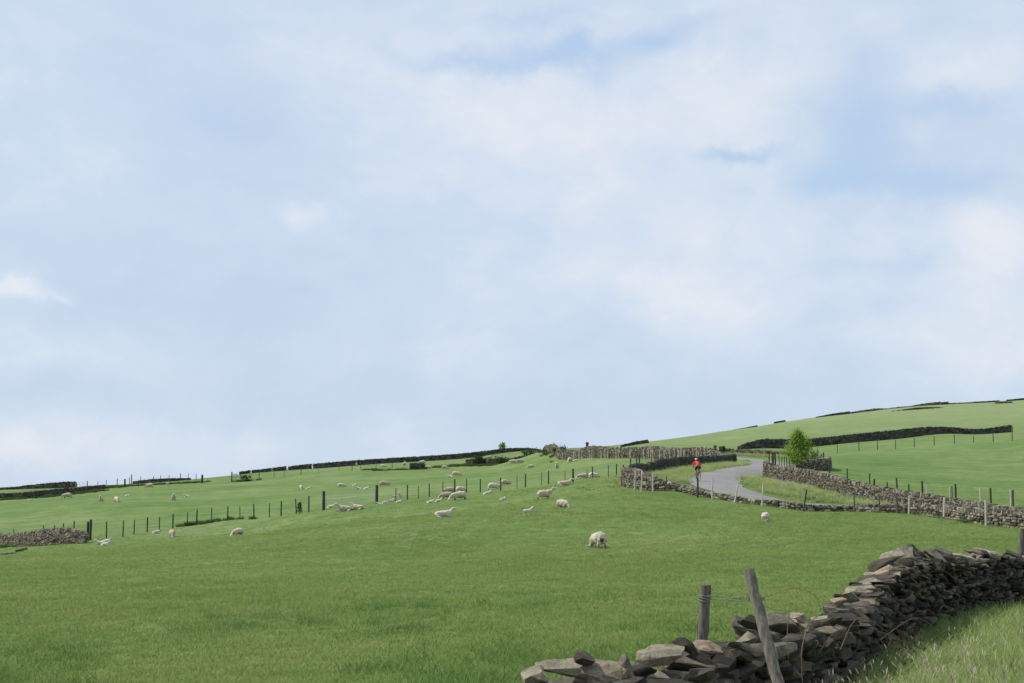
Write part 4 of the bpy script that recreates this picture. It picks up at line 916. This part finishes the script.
# (px, foot py, pose, heading deg (0 = right, 90 = away, 180 = left, 270 = towards us), scale, label)
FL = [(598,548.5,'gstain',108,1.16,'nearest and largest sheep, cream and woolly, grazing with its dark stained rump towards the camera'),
 (766,522,'lgraze',62,.84,'lone small white lamb seen from behind in front of the low road wall'),
 (443,517.5,'lie',12,1.08,'cream ewe lying alone with head raised to the right in the middle pasture'),
 (544,499,'stand',8,1.08,'cream ewe walking right in the middle pasture'),
 (562.5,508,'graze',305,.97,'rounded cream ewe grazing just below the walking ewe'),
 (527.5,516,'lstand',15,1.25,'white lamb standing below the walking ewe, head to the right'),
 (564,486,'lie',10,1.05,'ewe lying flat in the grass just left of the thickest post of the pasture fence'),
 (583.5,478.5,'graze',180,.95,'left ewe of the two grazing against the pasture fence near the road wall'),
 (593.5,478,'graze',5,.95,'right ewe of the two grazing against the pasture fence near the road wall'),
 (619,477.5,'llie',180,1.0,'lamb lying by the dark leaning stake at the road wall corner'),
 (569.7,461.8,'graze',250,1.0,'small far ewe grazing under the left end of the palings'),
 (575.3,461,'llie',0,1.3,'far lamb lying right of the ewe under the palings'),
 (557,468.5,'stand',265,.95,'far ewe facing the camera above the pasture fence, right one of a spaced pair'),
 (531,468,'graze',190,.9,'far ewe grazing above the pasture fence, left one of a spaced pair'),
 (513.5,463.5,'graze',185,1.05,'left ewe of two close together under the bushy field wall'),
 (519.5,463.2,'graze',5,1.05,'right ewe of two close together under the bushy field wall'),
 (505,485,'graze',25,.95,'ewe grazing behind the pasture fence, right and above of a bigger one'),
 (493.5,489.5,'graze',0,1.1,'broad ewe grazing at the pasture fence between two dark posts'),
 (486.5,494.5,'llie',10,1.5,'pale lamb stretched out below the broad ewe at the fence'),
 (502,500.5,'llie',40,1.2,'lamb lying alone in a worn patch right of the fence sheep cluster'),
 (449.8,492.5,'graze',200,.95,'upper left sheep of the cluster of four at the fence'),
 (460.5,492,'graze',20,.95,'upper right sheep of the cluster of four at the fence'),
 (447,498.5,'graze',185,1.0,'lower left sheep of the cluster of four at the fence'),
 (459.5,500,'graze',200,1.2,'lower right and largest sheep of the cluster of four at the fence'),
 (430,503,'llie',0,1.4,'left lamb of two lying below the cluster of four sheep'),
 (437.5,502,'llie',20,1.4,'right lamb of two lying below the cluster of four sheep'),
 (456.3,476.2,'graze',0,1.15,'ewe feeding in the open pasture above the cluster of four'),
 (450.5,477.3,'llie',180,1.8,'lamb lying against the ewe above the cluster of four'),
 (444.7,469,'graze',0,1.05,'far ewe grazing in line with the rough grass right of the dark wall block'),
 (428.5,469,'graze',330,1.0,'far ewe grazing just right of the dark wall block'),
 (422.5,463.4,'graze',180,1.1,'greyish ewe above the dark wall block under the skyline wall'),
 (404.3,465.5,'stand',80,1.0,'pale sheep standing upright under the skyline wall left of the dark block'),
 (383.5,467.5,'graze',0,1.0,'greyish ewe grazing under the skyline wall, left of the others there'),
 (356.6,466,'stand',270,.95,'white sheep standing against the dark skyline wall, face to the camera'),
 (489.5,458.8,'graze',180,1.1,'faraway sheep on the pale track above the bushy field wall'),
 (384,486,'graze',0,1.05,'cream ewe grazing in the upper pasture directly above the right gatepost'),
 (341.3,487.3,'graze',5,.95,'ewe grazing in the upper pasture above the metal gate'),
 (354,486,'llie',0,1.3,'small lamb between the two upper pasture ewes'),
 (359,489.3,'llie',185,1.6,'left lamb of the two stretched out above the metal gate'),
 (366,489.1,'llie',0,1.5,'right lamb of the two stretched out above the metal gate'),
 (301,489.3,'graze',280,.95,'dark fronted sheep in the upper pasture left of the gate'),
 (308.5,488.8,'llie',0,1.4,'lamb lying flat at the right side of the dark fronted sheep'),
 (330.5,508,'llie',0,1.7,'lamb lying beside the left gatepost'),
 (345,511,'lie',190,1.1,'left ewe of the two lying in front of the metal gate'),
 (358,509.5,'lie',160,1.0,'right ewe of the two lying in front of the metal gate, almost at its post'),
 (379.5,504.5,'llie',180,1.0,'leftmost lamb of the group lying right of the gate, closest to the gatepost'),
 (384.7,503.5,'llie',0,1.4,'second lamb from the gatepost in the resting group'),
 (390,502.3,'llie',30,1.4,'third lamb from the gatepost in the resting group'),
 (393.6,498.5,'lstand',200,1.0,'lamb standing behind the fence, left of the upright one'),
 (400,498.3,'lstand',260,1.25,'upright white lamb at the top right of the lamb group'),
 (398.5,502.5,'llie',0,1.2,'lamb lying at the lower right end of the lamb group'),
 (238,535.3,'graze',235,.95,'cream ewe grazing below the fence in the left pasture'),
 (172,536.8,'graze',285,1.0,'brownish ewe grazing head down against the left fence'),
 (156,533.5,'llie',0,1.6,'lamb lying left of the brownish ewe at the fence'),
 (101,544.5,'llie',190,1.6,'left lamb of three huddled by the stout gateposts'),
 (105,543.3,'llie',10,1.7,'right rear lamb of three huddled by the stout gateposts'),
 (104.5,545.5,'llie',0,1.4,'front lamb of three huddled by the stout gateposts'),
 (67.5,498,'graze',185,1.15,'grey cream ewe grazing tight under the far left wall'),
 (30,500.8,'llie',0,1.2,'tiny white lamb lying below the far left wall'),
 (101,501.3,'stand',275,.9,'cream sheep facing the camera in the far left pasture'),
 (116.7,502,'graze',290,1.05,'dark bellied sheep grazing in the far left pasture'),
 (127,496.3,'llie',0,1.3,'lamb lying in the far left pasture right of the dark bellied sheep'),
 (149.5,487.5,'graze',180,1.1,'greyish ewe under the left skyline fence'),
 (167.5,486.8,'lstand',270,1.5,'small pale lamb standing under the left skyline fence'),
 (173.5,500.5,'stand',280,1.0,'cream ewe standing head on in the left upper pasture'),
 (187.7,497,'llie',180,1.5,'lamb lying right of the head on ewe in the left upper pasture'),
 (246.3,478.2,'llie',0,1.3,'distant lamb lying behind the low bush by the stile')]
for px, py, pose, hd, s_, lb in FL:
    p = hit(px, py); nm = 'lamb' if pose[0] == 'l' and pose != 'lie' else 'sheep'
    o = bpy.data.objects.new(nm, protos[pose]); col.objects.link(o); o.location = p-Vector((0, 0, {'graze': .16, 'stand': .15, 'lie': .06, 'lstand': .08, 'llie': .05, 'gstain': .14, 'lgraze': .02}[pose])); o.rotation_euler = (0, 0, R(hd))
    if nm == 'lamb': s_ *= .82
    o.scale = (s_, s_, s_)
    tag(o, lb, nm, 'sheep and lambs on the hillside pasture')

# ------------------------------------------------------------------ bicycle and rider
bp = at(697.8, 109.5, .05); HD = R(97)
bike = empty('bicycle', bp, HD); tag(bike, 'thin black racing bicycle ridden away up the road', 'bicycle')
def wheel(x_):
    w0 = empty('wheel', (x_, 0, .34), 0, bike); mb = MB()
    mb.tube([(.325*math.cos(a_), 0, .325*math.sin(a_)) for a_ in np.linspace(0, 2*math.pi, 33)], .018, 6, cap=False); mb.build('tyre', M['tyre'], w0)
    mb = MB(); mb.tube([(.305*math.cos(a_), 0, .305*math.sin(a_)) for a_ in np.linspace(0, 2*math.pi, 33)], .009, 5, cap=False)
    for k in range(16): a_ = k*math.pi/8; mb.tube([(0, 0, 0), (.3*math.cos(a_), 0, .3*math.sin(a_))], .0015, 3)
    mb.tube([(0, -.05, 0), (0, .05, 0)], .02, 8); mb.build('rim', M['steel'], w0)
M['tyre'] = plain('black_rubber', (.02, .02, .02), .2); M['frame'] = plain('dark_painted_frame', (.03, .03, .035), .2, 5, .4, .5)
wheel(-.5); wheel(.5)
mb = MB()
for a_, b_, r_ in [((-.08, 0, .30), (-.2, 0, .84), .016), ((-.08, 0, .30), (.36, 0, .78), .018), ((-.17, 0, .80), (.35, 0, .84), .015), ((.37, 0, .74), (.35, 0, .90), .018), ((-.08, .03, .30), (-.5, .05, .34), .01), ((-.08, -.03, .30), (-.5, -.05, .34), .01), ((-.18, .02, .78), (-.5, .05, .34), .008), ((-.18, -.02, .78), (-.5, -.05, .34), .008), ((.37, .04, .72), (.5, .05, .34), .012), ((.37, -.04, .72), (.5, -.05, .34), .012)]: mb.tube([a_, b_], r_, 6)
mb.build('frame', M['frame'], bike)
mb = MB(); mb.tube([(.34, 0, .9), (.42, 0, .95)], .014, 6); mb.tube([(.56, -.2, .9), (.52, -.21, .96), (.42, -.19, .96), (.42, .19, .96), (.52, .21, .96), (.56, .2, .9)], .013, 6); mb.build('handlebar', M['frame'], bike)
mb = MB(); mb.tube([(-.34, 0, .945), (-.26, 0, .955), (-.15, 0, .95), (-.05, 0, .94)], [.04, .065, .03, .018], 8); mb.tube([(-.2, 0, .82), (-.22, 0, .94)], .013, 6); mb.build('saddle', M['frame'], bike)
mb = MB(); mb.tube([(-.08, 0.02, .30), (-.08, .07, .13)], .01, 5); mb.tube([(-.08, -.02, .30), (-.08, -.07, .47)], .01, 5); mb.box((-.06, .12, .13), (.09, .08, .02)); mb.box((-.06, -.12, .47), (.09, .08, .02)); mb.tube([(-.08, .02+.0, .30), (-.08, .03, .30)], .09, 14); mb.build('crank', M['steel'], bike)
M['jersey'] = plain('red_jersey', (.62, .075, .06), .12, 6); M['shorts'] = plain('black_shorts', (.02, .02, .024), .2); M['skin'] = plain('skin', (.27, .17, .125), .08); M['shoe'] = plain('dark_shoe', (.04, .04, .04), .2)
PP = [(-.20, 0, 1.00, .15, .18), (-.08, 0, 1.13, .135, .165), (.08, 0, 1.24, .14, .18), (.22, 0, 1.33, .12, .17), (.31, 0, 1.38, .06), (.38, 0, 1.43, .07), (.42, 0, 1.49, .09), (.41, 0, 1.555, .075)]
EE = [(i, i+1) for i in range(7)]
for sy, kn, an, ft in ((1, (.14, .13, .80), (-.10, .12, .22), (.02, .12, .155)), (-1, (.19, -.13, .98), (-.02, -.12, .58), (.09, -.12, .50))):
    b_ = len(PP); PP += [(-.14, sy*.13, .95, .125), (kn[0], kn[1], kn[2], .068), ((kn[0]+an[0])/2-.03, an[1], (kn[2]+an[2])/2+.03, .06), (an[0], an[1], an[2], .038), (ft[0]-.12, ft[1], ft[2]+.02, .04), (ft[0]+.04, ft[1], ft[2]+.01, .03)]
    EE += [(0, b_), (b_, b_+1), (b_+1, b_+2), (b_+2, b_+3), (b_+3, b_+4), (b_+3, b_+5)]
    b_ = len(PP); PP += [(.22, sy*.22, 1.30, .07), (.26, sy*.29, 1.13, .05), (.40, sy*.22, 1.02, .033), (.48, sy*.205, .985, .036), (.55, sy*.205, .97, .022)]
    EE += [(3, b_)]+[(b_+i, b_+i+1) for i in range(4)]
def pmf(c):
    if c.z > 1.40 and c.x > .28 and abs(c.y) < .12: return 2
    if c.x > .24 and abs(c.y) > .15 and c.z < 1.14: return 2
    if c.z < 1.06 and abs(c.y) < .26 and c.x < .33 and not (c.x > .2 and abs(c.y) > .17):
        if c.z < .25 and abs(c.y-.12) < .09: return 3
        if c.y < 0 and c.z < .60: return 3
        if c.z > .80: return 1
        return 2
    return 0
body = skin_mesh('person', PP, EE, [M['jersey'], M['shorts'], M['skin'], M['shoe']], pmf, 2)
pr = bpy.data.objects.new('person', body); col.objects.link(pr); pr.location = bp; pr.rotation_euler = (0, 0, HD)
tag(pr, 'cyclist in red jersey, black shorts and pale helmet riding away from the camera', 'cyclist')
bm = bmesh.new(); bmesh.ops.create_uvsphere(bm, u_segments=16, v_segments=10, radius=1)
bmesh.ops.delete(bm, geom=[v for v in bm.verts if v.co.z < -.2], context='VERTS')
for v in bm.verts: v.co = Vector((.41+v.co.x*.15, v.co.y*.11, 1.535+v.co.z*.11))
me = bpy.data.meshes.new('helmet'); bm.to_mesh(me); bm.free(); M['helmet'] = plain('helmet_shell', (.62, .38, .34), .3, 8, .4, .5); me.materials.append(M['helmet'])
for p in me.polygons: p.use_smooth = True
ho = bpy.data.objects.new('helmet', me); col.objects.link(ho); ho.parent = pr; sm = ho.modifiers.new('t', 'SOLIDIFY'); sm.thickness = .02
